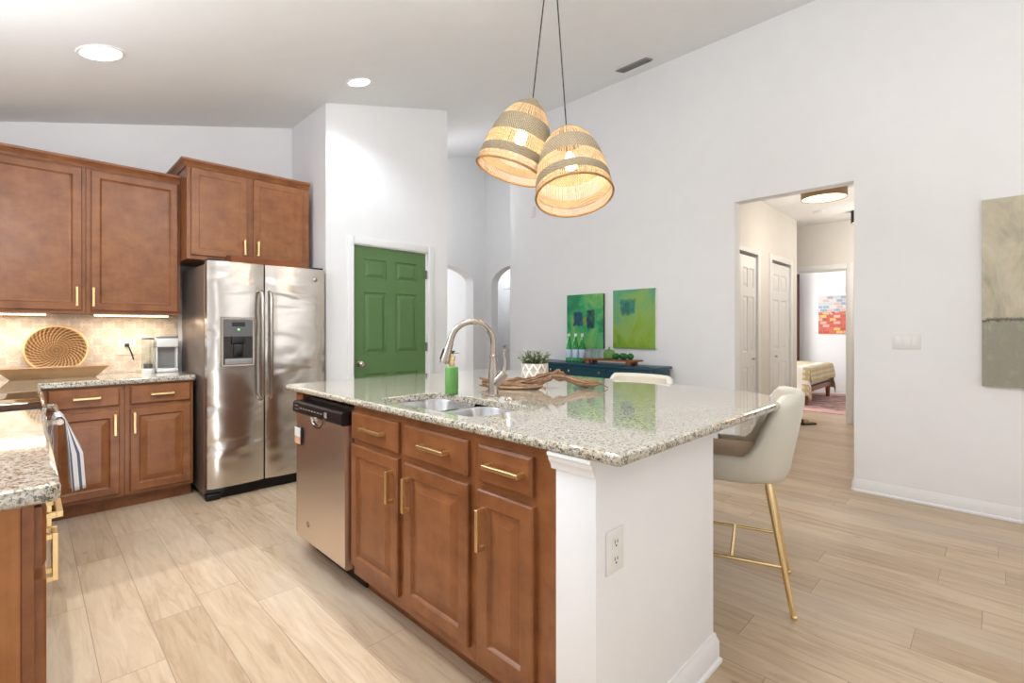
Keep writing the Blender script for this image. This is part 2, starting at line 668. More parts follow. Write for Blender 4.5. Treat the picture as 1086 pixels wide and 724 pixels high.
def struct(name, mb, mat, parent=None, **kw):
    o = mb.build(name, mat, parent, **kw)
    if parent is None:
        o['kind'] = 'structure'
    return o


def dup(root, loc, rz=None, label=None):
    r = root.copy()
    C.collection.objects.link(r)
    r.location = loc
    if rz is not None:
        r.rotation_euler = (0, 0, rz)
    if label:
        r['label'] = label
    for ch in list(root.children):
        c = ch.copy()
        C.collection.objects.link(c)
        c.parent = r
        for g in list(ch.children):
            d = g.copy()
            C.collection.objects.link(d)
            d.parent = c
    return r


def rpoly(pts, n=6):
    """polygon with rounded corners: (x, y, r)"""
    out = []
    m = len(pts)
    for i in range(m):
        p = Vector(pts[i][:2])
        r = pts[i][2]
        if r <= 0:
            out.append((p.x, p.y))
            continue
        a = (Vector(pts[i - 1][:2]) - p).normalized()
        b = (Vector(pts[(i + 1) % m][:2]) - p).normalized()
        half = a.angle(b) / 2
        t = r / math.tan(half)
        c = p + (a + b).normalized() * (r / math.sin(half))
        s0 = p + a * t - c
        s1 = p + b * t - c
        a0 = math.atan2(s0.y, s0.x)
        a1 = math.atan2(s1.y, s1.x)
        d = (a1 - a0 + PI) % (2 * PI) - PI
        k = max(n, int(n * r / 0.05)) if r > 0.05 else n
        for j in range(k + 1):
            th = a0 + d * j / k
            out.append((c.x + r * math.cos(th), c.y + r * math.sin(th)))
    return out


def inset(poly, d):
    """ccw polygon moved inwards by d"""
    n = len(poly)
    out = []
    for i in range(n):
        p0, p, p1 = Vector(poly[i - 1]), Vector(poly[i]), Vector(poly[(i + 1) % n])
        e0 = (p - p0).normalized()
        e1 = (p1 - p).normalized()
        n0 = Vector((-e0.y, e0.x))
        n1 = Vector((-e1.y, e1.x))
        b = n0 + n1
        if b.length < 1e-6:
            b = n0
        b.normalize()
        out.append(tuple(p + b * (d / max(0.35, b.dot(n0)))))
    return out


def slab(name, poly, z0, z1, mat, hole=None, edge=0.012):
    """stone top with an eased edge and an optional cut-out"""
    mb = MB()
    bm = mb.bm
    prof = [(edge * 0.7, z0), (edge * 0.15, z0 + edge * 0.4), (0, z0 + edge), (0, z1 - edge),
            (edge * 0.25, z1 - edge * 0.35), (edge, z1), (edge + 0.003, z1)]
    prof.insert(0, (edge * 0.7 + 0.004, z0))
    rows = [[bm.verts.new((x, y, z)) for x, y in inset(poly, i)] for i, z in prof]
    n = len(poly)
    for i in range(len(rows) - 1):
        for j in range(n):
            k = (j + 1) % n
            bm.faces.new((rows[i][j], rows[i][k], rows[i + 1][k], rows[i + 1][j]))
    if hole:
        h0 = [bm.verts.new((x, y, z0)) for x, y in hole]
        h1 = [bm.verts.new((x, y, z1 - 0.004)) for x, y in hole]
        h2 = [bm.verts.new((x, y, z1)) for x, y in inset(hole, -0.004)]
        h3 = [bm.verts.new((x, y, z1)) for x, y in inset(hole, -0.007)]
        hb = [bm.verts.new((x, y, z0)) for x, y in inset(hole, -0.004)]
        m = len(hole)
        for a, b in ((hb, h0), (h0, h1), (h1, h2), (h2, h3)):
            for j in range(m):
                k = (j + 1) % m
                bm.faces.new((a[j], a[k], b[k], b[j]))

        def fill(o, h):
            es = []
            for lp in (o, h):
                for j in range(len(lp)):
                    a, b = lp[j], lp[(j + 1) % len(lp)]
                    e = bm.edges.get((a, b)) or bm.edges.new((a, b))
                    es.append(e)
            bmesh.ops.triangle_fill(bm, use_beauty=True, edges=es)
        fill(rows[-1], h3)
        fill(rows[0], hb)
    else:
        bm.faces.new(rows[-1])
        bm.faces.new(list(reversed(rows[0])))
    return mb.build(name, mat)


# ------------------------------------------------------------------ room shell
def ceil_z(x):
    return 3.243 + 0.267 * (x - 1.85)


WX = 4.60      # face of the long wall
BY = 4.92      # face of the kitchen back wall
PY = 4.15      # face of the pantry front wall

struct('floor', MB().box(-0.75, 12.2, -3.7, 9.2, -0.08, 0.0), M['floor'])
mb = MB()
x0, x1 = -0.75, 7.9
mb.loft([[(x0, -3.7, ceil_z(x0)), (x1, -3.7, ceil_z(x1)), (x1, -3.7, ceil_z(x1) + 0.1), (x0, -3.7, ceil_z(x0) + 0.1)],
         [(x0, 6.45, ceil_z(x0)), (x1, 6.45, ceil_z(x1)), (x1, 6.45, ceil_z(x1) + 0.1), (x0, 6.45, ceil_z(x0) + 0.1)]],
        True, True, True)
struct('ceiling', mb, M['ceiling'])


def wall_with_top(x0, x1, y0, y1, z0=0.0, mb=None):
    """wall block whose top follows the sloped ceiling"""
    mb = mb or MB()
    mb.loft([[(x0, y0, z0), (x1, y0, z0), (x1, y1, z0), (x0, y1, z0)],
             [(x0, y0, ceil_z(x0)), (x1, y0, ceil_z(x1)), (x1, y1, ceil_z(x1)), (x0, y1, ceil_z(x0))]],
            True, True, True)
    return mb


mb = MB()
wall_with_top(-0.75, -0.6, -3.55, -0.95, 0, mb)
wall_with_top(-0.75, -0.6, 1.15, BY + 0.12, 0, mb)
wall_with_top(-0.75, -0.6, -0.95, 1.15, 2.25, mb)
mb.box(-0.75, -0.6, -0.95, 1.15, 0, 0.95)
struct('wall_left', mb, M['wall'])
struct('wall_back', wall_with_top(-0.6, 1.85, BY, BY + 0.12), M['wall'])
# pantry: side wall and front wall with the door opening
DX0, DX1, DZ = 2.115, 2.907, 2.04
struct('wall_pantry_side', wall_with_top(1.85, 1.97, PY + 0.12, BY + 0.12), M['wall'])
mb = MB()
wall_with_top(1.85, DX0 - 0.02, PY, PY + 0.12, 0, mb)
wall_with_top(DX1 + 0.02, 3.175, PY, PY + 0.12, 0, mb)
wall_with_top(DX0 - 0.02, DX1 + 0.02, PY, PY + 0.12, DZ + 0.02, mb)
struct('wall_pantry_front', mb, M['wall'])
struct('wall_pantry_right', wall_with_top(3.055, 3.175, PY + 0.12, 6.3), M['wall'])
# long wall with the hall opening
OY0, OY1, OZ = 0.798, 1.707, 2.432
mb = MB()
wall_with_top(WX, WX + 0.12, -3.55, OY0, 0, mb)
wall_with_top(WX, WX + 0.12, OY1, 4.636, 0, mb)
wall_with_top(WX, WX + 0.12, OY0, OY1, OZ, mb)
struct('wall_right', mb, M['wall'])
# rear wall behind the camera: patio door admits sun, added glowing pane fills the window
mb = MB()
ry0, ry1 = -3.55, -3.43
for a, b in ((-0.6, 0.03), (0.97, 2.35), (4.5, WX + 0.12)):
    wall_with_top(a, b, ry0, ry1, 0, mb)
wall_with_top(0.03, 0.97, ry0, ry1, 2.10, mb)
wall_with_top(2.35, 4.5, ry0, ry1, 2.75, mb)
mb.box(2.35, 4.5, ry0, ry1, 0, 0.5)
struct('wall_rear', mb, M['wall'])
mb = MB()
for a, b in ((0.03, 0.08), (0.92, 0.97)):
    mb.box(a, b, ry0 + 0.02, ry1 - 0.02, 0, 2.1)
mb.box(0.08, 0.92, ry0 + 0.02, ry1 - 0.02, 2.04, 2.1)
mb.box(0.08, 0.92, ry0 + 0.02, ry1 - 0.02, 0.0, 0.05)
struct('door_1', mb, M['trim'])
mb = MB()
for a, b in ((2.35, 2.41), (3.395, 3.455), (4.44, 4.5)):
    mb.box(a, b, ry0 + 0.02, ry1 - 0.02, 0.5, 2.75)
for a, b in ((0.5, 0.56), (1.60, 1.64), (2.69, 2.75)):
    mb.box(2.41, 4.44, ry0 + 0.03, ry1 - 0.03, a, b)
w2 = struct('window_2', mb, M['trim'])
MB().box(2.38, 4.47, ry0 + 0.005, ry0 + 0.018, 0.53, 2.72).build('sun_block_glow', emit('sun_block_emission', (250, 252, 255), 1.25), w2)  # opaque glowing pane, added to stop the sun and give light
mb = MB()
for a, b in ((-0.95, -0.90), (0.075, 0.125), (1.1, 1.15)):
    mb.box(-0.72, -0.63, a, b, 0.95, 2.25)
mb.box(-0.72, -0.63, -0.90, 1.1, 0.95, 1.0).box(-0.72, -0.63, -0.90, 1.1, 2.2, 2.25)
struct('window_left_added', mb, M['trim'])  # unseen window, added so light reaches the island front and kitchen


def arch_wall(along, u0, u1, c, a, spring, rise, f0, f1, top):
    """wall with an arched opening; 'x' or 'y' is the axis it runs along"""
    mb = MB()

    def P(u, f, z):
        return (u, f, z) if along == 'x' else (f, u, z)
    n = 24
    arc = [(c - a * math.cos(PI * i / n), spring + rise * math.sin(PI * i / n)) for i in range(n + 1)]
    # jamb blocks
    for s0, s1 in ((u0, c - a), (c + a, u1)):
        mb.loft([[P(s0, f0, 0), P(s1, f0, 0), P(s1, f1, 0), P(s0, f1, 0)],
                 [P(s0, f0, top(P(s0, f0, 0)[0])), P(s1, f0, top(P(s1, f0, 0)[0])),
                  P(s1, f1, top(P(s1, f1, 0)[0])), P(s0, f1, top(P(s0, f1, 0)[0]))]], True, True, True)
    for (ua, za), (ub, zb) in zip(arc[:-1], arc[1:]):
        mb.loft([[P(ua, f0, za), P(ub, f0, zb), P(ub, f1, zb), P(ua, f1, za)],
                 [P(ua, f0, top(P(ua, f0, 0)[0])), P(ub, f0, top(P(ub, f0, 0)[0])),
                  P(ub, f1, top(P(ub, f1, 0)[0])), P(ua, f1, top(P(ua, f1, 0)[0]))]], True, True, True)
    return mb


# entry beyond the pantry: arched opening ahead, arched alcove with a door on the right
struct('wall_entry_back', arch_wall('x', 3.055, 5.63, 4.55, 0.82, 2.05, 0.27, 6.3, 6.5, ceil_z), M['wall'])
struct('wall_entry_right', arch_wall('y', 4.636, 6.45, 5.55, 0.58, 2.02, 0.30, 5.63, 5.78, ceil_z), M['wall'])
mb = MB().box(WX + 0.12, 5.63, 4.55, 4.636, 0, 4.0)
struct('wall_entry_near', mb, M['wall'])
struct('wall_alcove_back', MB().box(6.6, 6.7, 4.6, 7.6, 0, 2.9), M['wall'])
struct('wall_alcove_side', MB().box(5.78, 6.6, 7.5, 7.6, 0, 2.9), M['wall'])
mb = MB().box(6.555, 6.595, 6.02, 6.78, 0.0, 2.03, 0.004)
dn = struct('door_2', mb, M['trim'])
kn = MB().lathe([(0.008, 0), (0.008, 0.03), (0.027, 0.04), (0.03, 0.055), (0.02, 0.068)], 16)
kn.xf(Matrix.Translation((6.555, 6.72, 0.95)) @ Matrix.Rotation(-PI / 2, 4, 'Y'))
kn.build('door_knob', M['chrome'], dn)
mb = MB()
mb.box(6.57, 6.6, 6.79, 6.86, 0, 2.1, 0.004).box(6.57, 6.6, 5.94, 6.01, 0, 2.1, 0.004).box(6.57, 6.6, 6.01, 6.79, 2.04, 2.1, 0.004)
struct('trim_1', mb, M['trim'])
struct('ceiling_alcove', MB().box(5.78, 6.7, 4.6, 7.6, 2.9, 3.0), M['ceiling'])
# bright room seen through the entry arch
struct('wall_far_room', MB().box(2.6, 6.0, 9.0, 9.1, 0, 3.1), M['wall'])
struct('wall_far_room_right', MB().box(5.63, 5.75, 6.5, 9.0, 0, 3.1), M['wall'])
struct('wall_far_room_left', MB().box(2.6, 2.7, 6.5, 9.0, 0, 3.1), M['wall'])
struct('ceiling_far_room', MB().box(2.6, 6.0, 6.5, 9.1, 3.1, 3.2), M['ceiling'])

# hall behind the opening, bedroom behind its end
HZ = 2.72
HLY = 1.90
FX = 7.75
struct('ceiling_hall', MB().box(WX + 0.12, 11.42, 0.3, 4.5, HZ, HZ + 0.1), M['ceiling'])
D2, D3 = (4.86, 5.775), (6.254, 6.99)
mb = MB()
for a, b in ((WX + 0.12, D2[0] - 0.02), (D2[1] + 0.02, D3[0] - 0.02), (D3[1] + 0.02, 7.29)):
    mb.box(a, b, HLY, HLY + 0.1, 0, HZ)
for a, b in (D2, D3):
    mb.box(a - 0.02, b + 0.02, HLY, HLY + 0.1, 2.10, HZ)
struct('wall_hall_left', mb, M['hallwall'])
struct('wall_hall_right', MB().box(WX + 0.12, FX, 0.30, 0.42, 0, HZ), M['hallwall'])
struct('wall_hall_nook', MB().box(6.9, FX, 2.9, 3.0, 0, HZ), M['hallwall'])
BY0, BY1 = 1.436, 2.22
mb = MB()
mb.box(FX, FX + 0.12, 0.42, BY0 - 0.015, 0, HZ).box(FX, FX + 0.12, BY1 + 0.015, 4.4, 0, HZ)
mb.box(FX, FX + 0.12, BY0 - 0.015, BY1 + 0.015, 2.075, HZ)
struct('wall_hall_end', mb, M['hallwall'])
mb = MB()
mb.box(FX - 0.018, FX, BY0 - 0.085, BY0 - 0.012, 0, 2.14, 0.004).box(FX - 0.018, FX, BY1 + 0.012, BY1 + 0.085, 0, 2.14, 0.004)
mb.box(FX - 0.018, FX, BY0 - 0.012, BY1 + 0.012, 2.07, 2.14, 0.004)
mb.box(FX, FX + 0.12, BY0 - 0.015, BY0, 0, 2.075).box(FX, FX + 0.12, BY1, BY1 + 0.015, 0, 2.075)
mb.box(FX, FX + 0.12, BY0, BY1, 2.06, 2.075)
tr = struct('trim_2', mb, M['trim'])
mb = MB()
for z in (0.3, 1.75):
    mb.box(FX + 0.01, FX + 0.05, BY0, BY0 + 0.006, z, z + 0.09)
mb.build('hinge', M['chrome'], tr)
struct('wall_bedroom_back', MB().box(11.3, 11.42, 0.3, 4.5, 0, HZ), M['wall'])
struct('wall_bedroom_right', MB().box(FX + 0.12, 11.3, 0.30, 0.42, 0, HZ), M['wall'])
struct('wall_bedroom_left', MB().box(FX + 0.12, 11.3, 4.4, 4.5, 0, HZ), M['wall'])


def base_profile(h=0.095, t=0.014):
    return [(0, 0), (-t - 0.008, 0), (-t - 0.008, 0.012), (-t, 0.02), (-t, h * 0.72), (-t * 0.55, h * 0.86), (-t * 0.35, h), (0, h)]


def baseboard(name, p0, p1, out, h=0.095, t=0.014):
    """runs from p0 to p1 on the floor; out = unit vector pointing off the wall"""
    mb = MB()
    prof = base_profile(h, t)
    mb.loft([[(p[0] - out[0] * y, p[1] - out[1] * y, z) for y, z in prof] for p in (p0, p1)], True, True, True)
    return struct(name, mb, M['trim'])


baseboard('baseboard_right', (WX, -3.43), (WX, OY0), (-1, 0))
baseboard('baseboard_right_far', (WX, OY1), (WX, 4.636), (-1, 0))
baseboard('baseboard_opening', (WX, OY0), (WX + 0.12, OY0), (0, 1))
baseboard('baseboard_bedroom', (11.3, 0.42), (11.3, 4.4), (-1, 0))
baseboard('baseboard_hall', (D2[1] + 0.09, HLY), (D3[0] - 0.09, HLY), (0, -1))
baseboard('baseboard_hall_end', (FX, 0.42), (FX, BY0 - 0.09), (-1, 0))
baseboard('baseboard_pantry', (DX1 + 0.11, PY), (3.175, PY), (0, -1))


# --- six-panel doors: front in the xz plane
def six_panel(mb, x0, x1, z0, z1, cols, rows, y, ring):
    """grid of panels: cols = [(a, b)..] and rows = [(a, b)..] give the panel rectangles"""
    xs = sorted({x0, x1} | {v for c in cols for v in c})
    zs = sorted({z0, z1} | {v for r in rows for v in r})
    for i in range(len(xs) - 1):
        for j in range(len(zs) - 1):
            a, b, c, d = xs[i], xs[i + 1], zs[j], zs[j + 1]
            if (a, b) in cols and (c, d) in rows:
                mb.panel(a, b, c, d, [(0, y)] + [(q, y + w) for q, w in ring], back=None)
            else:
                mb.face([(a, y, c), (b, y, c), (b, y, d), (a, y, d)])
    mb.loft([[(x0, y, z0), (x1, y, z0), (x1, y, z1), (x0, y, z1)],
             [(x0, y + 0.035, z0), (x1, y + 0.035, z0), (x1, y + 0.035, z1), (x0, y + 0.035, z1)]], True, False, True)
    bmesh.ops.remove_doubles(mb.bm, verts=mb.bm.verts[:], dist=1e-5)
    return mb


RING = [(0.004, 0.010), (0.018, 0.011), (0.048, 0.001)]
mb = six_panel(MB(), DX0, DX1, 0.005, DZ - 0.004, [(2.22, 2.457), (2.56, 2.806)],
               [(0.24, 0.845), (1.035, 1.612), (1.737, 1.922)], PY + 0.02, RING)
gd = struct('door_3', mb, M['green_door'], smooth=False)
kn = MB().lathe([(0.03, 0), (0.03, 0.006), (0.01, 0.01), (0.01, 0.035), (0.026, 0.045), (0.028, 0.058), (0.018, 0.068)], 20)
kn.xf(Matrix.Translation((2.178, PY + 0.02, 0.944)) @ Matrix.Rotation(PI / 2, 4, 'X'))
kn.build('door_knob', M['chrome'], gd)
mb = MB()
for z in (0.2, 1.04, 1.78):
    mb.box(DX1 + 0.001, DX1 + 0.014, PY + 0.004, PY + 0.018, z, z + 0.09)
mb.build('hinge', M['chrome'], gd)
mb = MB()
for i, (a, b) in enumerate(((DX0 - 0.07, DX0 - 0.008), (DX1 + 0.016, DX1 + 0.085))):
    mb.box(a, b, PY - 0.016, PY, 0, DZ + 0.075, 0.005)
    mb.box(a + (0.04 if i == 0 else 0.006), b - (0.006 if i == 0 else 0.04), PY - 0.02, PY - 0.014, 0, DZ + 0.07, 0.002)
mb.box(DX0 - 0.008, DX1 + 0.016, PY - 0.016, PY, DZ + 0.008, DZ + 0.075, 0.005)
mb.box(DX0 - 0.018, DX0 - 0.002, PY, PY + 0.1, 0, DZ + 0.016).box(DX1 + 0.002, DX1 + 0.018, PY + 0.019, PY + 0.1, 0, DZ + 0.016)
mb.box(DX0 - 0.002, DX1 + 0.002, PY, PY + 0.1, DZ, DZ + 0.016)
struct('trim_3', mb, M['trim'])


def bifold(name, x0, x1, knob_x, split):
    mb = MB()
    w = (x1 - x0) / split
    for i in range(split):
        a, b = x0 + i * w + 0.002, x0 + (i + 1) * w - 0.002
        s = (b - a)
        cols = [(a + s * 0.14, a + s * 0.45), (a + s * 0.55, a + s * 0.86)]
        six_panel(mb, a, b, 0.01, 2.06, cols, [(0.2, 0.86), (1.02, 1.62), (1.72, 1.93)], HLY + 0.012, RING)
    o = struct(name, mb, M['trim'], smooth=False)
    k = MB().lathe([(0.008, 0), (0.008, 0.012), (0.016, 0.02), (0.012, 0.03)], 12)
    k.xf(Matrix.Translation((knob_x, HLY + 0.012, 0.94)) @ Matrix.Rotation(PI / 2, 4, 'X'))
    k.build('door_knob', M['chrome'], o)
    return o


bifold('door_4', D2[0], D2[1], 5.64, 2)
bifold('door_5', D3[0], D3[1], 6.42, 1)
mb = MB()
for a, b in (D2, D3):
    mb.box(a - 0.075, a - 0.005, HLY - 0.015, HLY, 0, 2.16, 0.004).box(b + 0.005, b + 0.075, HLY - 0.015, HLY, 0, 2.16, 0.004)
    mb.box(a - 0.005, b + 0.005, HLY - 0.015, HLY, 2.09, 2.16, 0.004)
    mb.box(a - 0.02, a - 0.004, HLY, HLY + 0.09, 0, 2.10).box(b + 0.004, b + 0.02, HLY, HLY + 0.09, 0, 2.10)
struct('trim_4', mb, M['trim'])

# backsplash
CZ = 0.922      # kitchen counter top
struct('trim_5', MB().box(-0.6, 0.900, BY - 0.012, BY, CZ + 0.001, 1.376), M['tile'])


# ------------------------------------------------------------------ cabinets
RAISED = [(0.0, -0.015), (0.005, -0.020), (0.050, -0.020), (0.054, -0.016), (0.058, -0.010), (0.063, -0.009), (0.096, -0.0165), (0.098, -0.0175)]
FLAT = [(0.0, -0.015), (0.005, -0.020), (0.048, -0.020), (0.056, -0.012), (0.060, -0.009), (0.066, -0.008)]
SHAKER = [(0.0, -0.018), (0.003, -0.020), (0.05, -0.020), (0.054, -0.0165)]
SLAB = [(0.0, -0.013), (0.005, -0.017), (0.009, -0.020)]


def bar_handle(x, z, length, vert, parent, mat, y0=-0.020, sec=0.0135, out=0.034):
    """square bar pull on two posts"""
    mb = MB()
    hl = length / 2
    if vert:
        mb.box(x - sec / 2, x + sec / 2, y0 - out, y0 - out + sec, z - hl, z + hl, 0.0012, 1)
        for s in (-1, 1):
            zz = z + s * (hl - sec / 2)
            mb.box(x - sec / 2, x + sec / 2, y0 - out + sec, y0, zz - sec / 2, zz + sec / 2)
    else:
        mb.box(x - hl, x + hl, y0 - out, y0 - out + sec, z - sec / 2, z + sec / 2, 0.0012, 1)
        for s in (-1, 1):
            xx = x + s * (hl - sec / 2)
            mb.box(xx - sec / 2, xx + sec / 2, y0 - out + sec, y0, z - sec / 2, z + sec / 2)
    return mb.build('handle', mat, parent)


def cabinet(name, label, loc, rz, w, d, h, fronts, mat, toe=0.10, z0=0.0, frame=0.02, group=None, sides=None):
    """fronts: (kind, x0, x1, z0, z1, profile, handle) with handle = (x, z, length, vertical)"""
    T = thing(name, label, 'cabinet', loc, rz, group)
    mb = MB()
    mb.box(0, w, 0, frame, z0 + toe, h, 0.001, 1)
    mb.box(0, 0.018, frame, d, z0 + toe, h).box(w - 0.018, w, frame, d, z0 + toe, h)
    mb.box(0.018, w - 0.018, frame, d - 0.01, z0 + toe, z0 + toe + 0.018)
    mb.box(0.018, w - 0.018, d - 0.01, d, z0 + toe, h)
    if toe:
        mb.box(0.0, w, 0.075, 0.09, z0, z0 + toe).box(0, 0.018, 0.09, d, z0, z0 + toe).box(w - 0.018, w, 0.09, d, z0, z0 + toe)
    else:
        mb.box(0.018, w - 0.018, frame, d - 0.01, h - 0.018, h)
    mb.build('carcass', mat, T)
    for kind, a, b, c, e, prof, hd in fronts:
        f = MB().panel(a, b, c, e, prof).build(kind, mat, T, smooth=False)
        if hd:
            bar_handle(hd[0], hd[1], hd[2], hd[3], f, M['gold'])
    return T


IX = 1.107     # face-frame plane of the island
IZ = 0.913     # underside of the island top


def isl(y_left, name, label, w, fronts, d=0.61):
    fr = []
    for kind, ya, yb, a, b, prof, hd in fronts:
        h2 = (y_left - hd[0], hd[1], hd[2], hd[3]) if hd else None
        fr.append((kind, y_left - ya, y_left - yb, a, b, prof, h2))
    return cabinet(name, label, (IX, y_left, 0), -PI / 2, w, d, IZ, fr, M['cab'])


isl(2.172, 'sink_cabinet', 'island sink base cabinet with two doors and two drawer fronts, right of the dishwasher', 0.887, [
    ('drawer', 2.168, 1.763, 0.748, 0.876, SLAB, (1.946, 0.815, 0.175, False)),
    ('drawer', 1.714, 1.313, 0.748, 0.876, SLAB, (1.494, 0.815, 0.165, False)),
    ('door', 2.168, 1.763, 0.150, 0.725, RAISED, (1.800, 0.605, 0.135, True)),
    ('door', 1.714, 1.309, 0.150, 0.722, RAISED, (1.676, 0.601, 0.137, True))])
isl(1.285, 'base_cabinet', 'narrow island base cabinet with one drawer and one door, beside the white column', 0.374, [
    ('drawer', 1.255, 1.006, 0.748, 0.873, SLAB, (1.116, 0.813, 0.165, False)),
    ('door', 1.257, 1.000, 0.150, 0.721, RAISED, (1.224, 0.594, 0.140, True))])
mb = MB().prism([(IX, 0.10), (IX + 0.075, 0.10), (IX + 0.075, 0.0), (IX + 0.61, 0.0), (IX + 0.61, IZ), (IX, IZ)], 2.775, 2.872)
mb.xf(Matrix(((1, 0, 0, 0), (0, 0, 1, 0), (0, 1, 0, 0), (0, 0, 0, 1))))
tag(mb.build('end_panel', M['cab']), 'brown wood panel closing the far end of the island beyond the dishwasher', 'panel')
mb = MB().box(IX + 0.04, IX + 0.60, 2.175, 2.775, IZ - 0.022, IZ)
tag(mb.build('support_rail', M['cab']), 'brown wood rail between the dishwasher and the granite island top', 'panel')

# white island end wall with its corner column, moulding and baseboard
mb = MB().box(1.085, 1.85, 0.765, 0.906, 0, IZ, 0.003, 2)
struct('wall_island_end', mb, M['wall'])
struct('wall_island_back', MB().box(1.72, 1.85, 0.906, 2.872, 0, IZ), M['wall'])
mb = MB()
prof = [(0, 0.862), (-0.006, 0.862), (-0.008, 0.872), (-0.014, 0.884), (-0.018, 0.888), (-0.020, 0.900), (-0.026, 0.904), (-0.026, IZ), (0, IZ)]
mb.loft([[(1.085 + y, yy, z) for y, z in prof] for yy in (0.765, 0.918)], True, True, True)
struct('trim_6', mb, M['trim'])
mb = MB()
prof = base_profile(0.11, 0.016)
rows = []
for (px, py, ox, oy) in ((1.085, 0.765, 0, -1), (1.85, 0.765, 1, -1), (1.85, 2.872, 1, 0)):
    rows.append([(px - ox * y, py - oy * y, z) for y, z in prof])
mb.loft(rows, True, True, True)
struct('baseboard_island', mb, M['trim'])

# island granite with the sink cut-out
TOPI = 0.943
poly = rpoly([(1.062, 0.672, 0.02), (2.70, 0.672, 0.42), (2.70, 2.96, 0.12), (1.062, 2.96, 0.045)])
HOLE = rpoly([(1.150, 1.345, 0.07), (1.495, 1.345, 0.10), (1.495, 2.035, 0.10), (1.150, 2.035, 0.07)])
tag(slab('island_worktop', poly, IZ, TOPI, M['granite'], HOLE), 'large speckled granite slab on top of the kitchen island', 'worktop')

# double-bowl sink hung under the slab
S = thing('kitchen_sink', 'double bowl stainless steel sink set into the granite island', 'sink', (1.32, 1.69, IZ - 0.2))


def bowl(y0, y1, nm):
    mb = MB()
    o = rpoly([(1.142, y0, 0.07), (1.503, y0, 0.10), (1.503, y1, 0.10), (1.142, y1, 0.07)])
    lv = [(-0.012, IZ - 0.0005), (0.0, IZ - 0.0005), (0.004, IZ - 0.012), (0.014, IZ - 0.15), (0.04, IZ - 0.172), (0.09, IZ - 0.178)]
    mb.loft([[(x, y, z) for x, y in inset(o, i)] for i, z in lv], True, False, True)
    b = mb.build(nm, M['sinksteel'], S, world=True, ang=50)
    d = MB().lathe([(0.045, 0.0), (0.045, 0.004), (0.034, 0.004), (0.03, 0.001)], 20, (1.32, (y0 + y1) / 2, IZ - 0.178))
    d.build('drain', M['chrome'], b, world=True)


bowl(1.352, 1.672, 'bowl')
bowl(1.704, 2.028, 'bowl')

# dishwasher
T = thing('dishwasher', 'stainless steel dishwasher with black control strip under the island', 'dishwasher', (IX, 2.765, 0), -PI / 2)
w = 0.585
mb = MB().box(0.0, w, 0.02, 0.56, 0.10, 0.885)
mb.box(0.0, w, 0.07, 0.55, 0.0, 0.10)
mb.build('tub', M['dark'], T)
prof = [(0.02, 0.118), (-0.032, 0.118), (-0.040, 0.128), (-0.042, 0.30), (-0.042, 0.62), (-0.040, 0.76), (-0.038, 0.805), (0.02, 0.805)]
dr = MB().extrude_x(prof, 0.004, w - 0.004).build('door', M['steelv'], T)
cp = MB()
cp.extrude_x([(0.02, 0.807), (-0.054, 0.807), (-0.062, 0.815), (-0.060, 0.862), (-0.050, 0.872), (0.02, 0.872)], 0.0, w)
cp = cp.build('control_panel', M['black'], T)
for a, b, c, d in [(0.10 + i * 0.036, 0.12 + i * 0.036, 0.836, 0.842) for i in range(8)] + [
        (0.03, 0.075, 0.848, 0.851), (0.03, 0.075, 0.828, 0.831), (0.40, 0.43, 0.826, 0.852)]:
    MB().box(a, b, -0.0632, -0.0600, c, d).build('button', M['greyplastic'], cp)
mb = MB()
lo = []
for i in range(13):
    th = PI * i / 12
    lo.append((0.285 - 0.085 * math.cos(th), 0.803 - 0.05 * math.sin(th)))
mb.loft([[(x, -0.041, z) for x, z in lo], [(x, -0.050, z) for x, z in lo],
         [(0.285 + (x - 0.285) * 0.86, -0.052, 0.803 + (z - 0.803) * 0.8) for x, z in lo],
         [(0.285 + (x - 0.285) * 0.7, -0.030, 0.803 + (z - 0.803) * 0.55) for x, z in lo]], False)
mb.build('scoop_handle', M['chrome'], dr)
b = MB().lathe([(0.016, 0.0), (0.016, 0.004), (0.013, 0.0055)], 24)
b.xf(Matrix.Translation((0.160, -0.042, 0.222)) @ Matrix.Rotation(PI / 2, 4, 'X'))
b.build('badge', M['chrome'], dr)
T = thing('fridge_magnet', 'small black, white and peach magnet sign stuck on the dishwasher door', 'magnet', (1.061, 2.715, 0.68), -PI / 2)
MB().box(-0.045, 0.04, -0.006, 0.0, -0.045, 0.05).build('backing', M['black'], T)
MB().box(-0.043, 0.030, -0.008, -0.006, -0.002, 0.047).build('white_half', M['whiteplastic'], T)
MB().box(-0.043, 0.030, -0.008, -0.006, -0.043, -0.002).build('peach_half', simple('peach_print', (232, 176, 140), 0.5), T)

